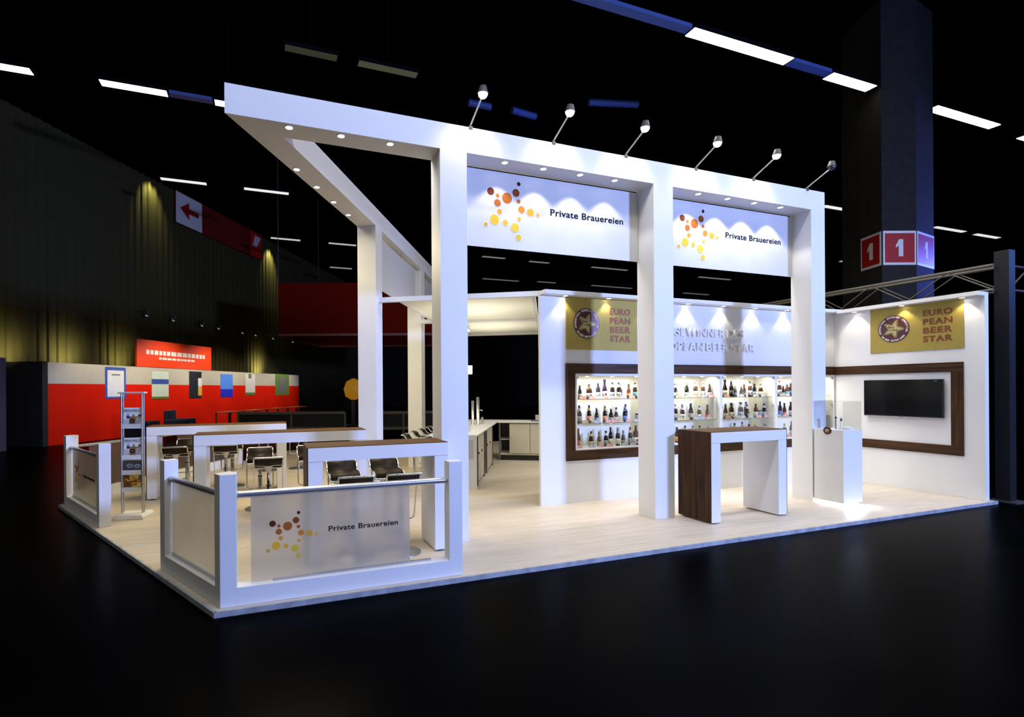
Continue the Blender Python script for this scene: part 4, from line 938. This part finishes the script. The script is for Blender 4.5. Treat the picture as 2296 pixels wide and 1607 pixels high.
poster(22.13, 23.68, 1.35, 2.55, 'green poster with a big grey oval, last on the booth wall', [('sheet', PC['grn'], 0, 1, 0, 1, 0), ('oval', PC['gry'], .25, .75, .15, .85, .006)])
sg = wallthing('orange_sign', 'orange-red sign with two white text lines above the booth wall', 'sign', 12.3, BN - .1)
MB().box((0, -.08, 2.56), (4.3, 0, 3.60)).build('board', mat('orange_red_sign', (.85, .06, .015), .4), sg)
mb = MB(); x = .45; rr = random.Random(4)
while x < 3.8:
    w_ = rr.uniform(.12, .30); mb.box((x, -.085, 3.05), (x + w_, -.08, 3.22)); x += w_ + .06
x = 1.1
while x < 3.1:
    w_ = rr.uniform(.10, .24); mb.box((x, -.085, 2.88), (x + w_, -.08, 2.96)); x += w_ + .05
mb.build('text_lines', M['whiteprint'], sg)
# big hall direction sign
hs_ = wallthing('arrow_sign', 'big hall sign with a red arrow on white high on the corrugated wall', 'sign', 16.0, WN + .12)
MB().box((0, -.06, 9.25), (7.0, 0, 10.7)).build('board', mat('dark_red_board', (.20, .012, .008), .5), hs_)
MB().box((.0, -.066, 9.27), (1.75, -.06, 10.68)).build('white_field', M['whiteprint'], hs_)
MB().box((5.9, -.066, 9.27), (7.0, -.06, 10.68)).build('bright_end', mat('signal_red', (.72, .02, .012), .5), hs_)
mb = MB(); mb.prism_xz([(.25, 10.0), (.85, 10.4), (.85, 10.12), (1.5, 10.12), (1.5, 9.88), (.85, 9.88), (.85, 9.6)], -.072, -.066); mb.build('arrow', M['red'], hs_)
mb = MB(); mb.prism_xz([(6.1, 9.9), (6.5, 9.9), (6.9, 10.5), (6.3, 10.5)], -.072, -.066); mb.build('white_mark', M['whiteprint'], hs_)
# wall lamps
M['walllens'] = emit('wall_lens_glow', (.9, .92, .85), .38)
for i, s_ in enumerate((13.88, 15.39, 17.28, 18.52, 20.55, 21.8, 23.65, 26.04)):
    t = wallthing('wall_spotlight', 'small wall spotlight, ' + ORD[i] + ' in the row over the orange sign, counted from our side', 'wall light', s_, WN + .06, 'wall spotlights on the corrugated wall')
    MB().tube([(0, 0, 4.90), (0, -.5, 4.95)], .03, 8).build('bracket', M['dark'], t)
    h = MB(); h.T = Matrix.Translation((0, -.52, 4.82)) @ Matrix.Rotation(.6, 4, 'X'); h.lathe([(-.10, .07), (.10, .05), (.12, .02)], n=14); hd = h.build('lamp_head', M['dark'], t)
    h = MB(); h.T = Matrix.Translation((0, -.52, 4.82)) @ Matrix.Rotation(.6, 4, 'X'); h.lathe([(-.15, .02), (-.135, .05), (-.10, .064)], n=14); h.build('lens', M['walllens'], hd)
# light pools thrown on the wall from behind the booth
for s_, z0, pw in ((8.6, 2.7, 80), (10.6, 2.7, 95), (12.9, 2.7, 80), (22.6, 2.7, 230)):
    a = dp(s_, WN + .75, z0); b = dp(s_, WN, z0 + .25); spot('wall_washer', tuple(a), tuple(b), pw, (1, .92, .45), 115, .9, .15)
for s_, z0, pw in ((14.6, 10.55, 260), (24.0, 10.2, 420)):
    a = dp(s_, WN + .5, z0 + .1); b = dp(s_, WN, z0 - .8); spot('wall_washer', tuple(a), tuple(b), pw, (1, .97, .42), 80, .9, .1)
for s_ in (10.8, 13.6, 16.4, 19.2, 22.6):
    a = dp(s_, BN + 2.2, 3.9); b = dp(s_, BN, 1.5); spot('booth_spot', tuple(a), tuple(b), 340, (1, .88, .70), 100, .8, .1)
# dark partitions and furniture of the neighbouring booth
tag(dprism(MB(), 7.3, 7.6, -12.9, -12.2, ZH, 2.6).build('partition', mat('violet_grey_panel', (.10, .09, .14), .6)), 'violet grey partition at the picture edge before the red booth', 'partition')
def sofa(s_, n_, label, m_):
    t = thing('armchair', label, 'armchair', tuple(dp(s_, n_, ZH)), DA + .4)
    MB().box((-.45, -.40, .12), (.45, .40, .42)).build('seat', m_, t, .03); MB().box((-.45, .28, .42), (.45, .45, .95)).build('backrest', m_, t, .03)
    for sx in (-1, 1): MB().box((sx * .45 - .07, -.40, .12), (sx * .45 + .07, .40, .62)).build('armrest', m_, t, .03)
    for sx in (-1, 1):
        for sy in (-1, 1): MB().box((sx * .38 - .025, sy * .34 - .025, 0), (sx * .38 + .025, sy * .34 + .025, .12)).build('leg', M['steel'], t)
sofa(11.1, -10.9, 'dark armchair before the red booth wall, beside the blue-bordered poster', M['black'])
sofa(12.6, -10.6, 'dark navy armchair before the red booth wall, nearer the magazine rack', mat('navy_cloth', (.015, .025, .06), .7))
m_or = mat('orange_brown_wood', (.38, .14, .04), .5)
for i, s_ in enumerate((15.6, 17.6, 19.6, 21.6)):
    la = ('low orange-brown table before the booth wall, ' + ORD[i] + ' of four counted from the rack')
    t = thing('lounge_table', la, 'table', tuple(dp(s_, -10.6, ZH)), DA, 'low tables before the red booth')
    MB().box((-.55, -.35, .72), (.55, .35, .76)).build('table_top', m_or, t)
    for sx in (-1, 1):
        for sy in (-1, 1): MB().box((sx * .5 - .025, sy * .3 - .025, 0), (sx * .5 + .025, sy * .3 + .025, .72)).build('leg', M['dark'], t)
def bench(p, ang, L, label):
    t = thing('slatted_barrier', label, 'barrier', p, ang)
    for z in (.34, .86): MB().box((0, -.04, z), (L, .04, z + .09)).build('rail', M['grey2'], t)
    n = max(2, int(L / 1.3))
    for i in range(n + 1): MB().box((L * i / n - .03, -.035, 0), (L * i / n + .03, .035, .9)).build('upright', M['grey2'], t)
    MB().box((.05, -.01, .44), (L - .05, .01, .86)).build('infill', M['halldark'], t)
M['grey2'] = mat('dull_grey_paint', (.12, .115, .10), .6)
bench((-.5, 14.3, ZH), -.36, 3.6, 'long grey framed barrier in the dark hall beyond the tables')
bench((3.6, 12.5, ZH), -.2, 2.2, 'short grey framed barrier seen between the two side columns')
ys = thing('yellow_display', 'glowing yellow display figure beside the first side column in the hall', 'display', (4.3, 20.0, ZH), .2)
MB().lathe([(0, .35), (.05, .35), (.06, .10), (1.2, .10)], n=18).build('stand', M['dark'], ys)
MB().lathe([(1.2, .12), (1.35, .38), (1.7, .46), (2.05, .34), (2.2, .06)], n=20).build('shade', emit('yellow_shade_glow', (.80, .36, .02), .28), ys)
rbx = thing('hanging_red_box', 'large dark red box banner hanging in the hall behind the side columns', 'banner')
C_ = [(.87, 16.97), (7.2, 14.7), (9.2, 19.6), (2.9, 21.9)]
M['darkred'] = mat('dark_red_cloth', (.10, .004, .001), .85, noise=.1, scale=.5, spec=.04)
mb = MB(); 
for i in range(4):
    a = V((*C_[i], 0)); b = V((*C_[(i + 1) % 4], 0)); d = (b - a).normalized(); nn = V((-d.y, d.x, 0)) * .04
    mb = MB().prism([xy(a), xy(b), xy(b + nn), xy(a + nn)], 3.85, 5.85); mb.build('cloth_side', M['darkred'], rbx)
    MB().prism([xy(a - nn * .2), xy(b - nn * .2), xy(b + nn), xy(a + nn)], 3.76, 3.85).build('hem_bar', mat('dusky_hem', (.16, .07, .06), .7), rbx)
for p in C_: MB().tube([(p[0], p[1], 5.85), (p[0], p[1], 11.2)], .015, 6).build('suspension_wire', M['dark'], rbx)
area('banner_wash', (4.0, 11.2, 8.5), (5.5, 15.3, 4.6), 2, .5, 60, (1, .8, .7))  # unseen wash added to lift the red cloth
hl = thing('hall_lamp', 'small white glowing lamp beyond the bar beside the first column', 'lamp', (7.15, 12.55, 0))
MB().box((-.16, -.03, 2.16), (.12, .03, 2.46)).build('lamp_box', emit('white_lamp_glow', (1, 1, .97), 2.2), hl); MB().tube([(0, .05, ZH), (0, .05, 2.4)], .02, 8).build('stand_pole', M['dark'], hl)
# unseen wash added for the pillar, then blue light on mast and pillar
area('pillar_wash', (14.0, -6.0, 7.5), (15.2, 3.8, 5.5), 1.5, 1.5, 16, (.7, .75, 1.0), 60)
spot('mast_blue', (15.5, -3.0, 4.5), (11.8, .0, 3.0), 500, (.12, .28, 1.0), 60, .6, .2)
spot('pillar_blue', (22.5, 2.6, 5.2), (16.0, 3.8, 6.0), 2600, (.10, .16, 1.0), 50, .6, .2)
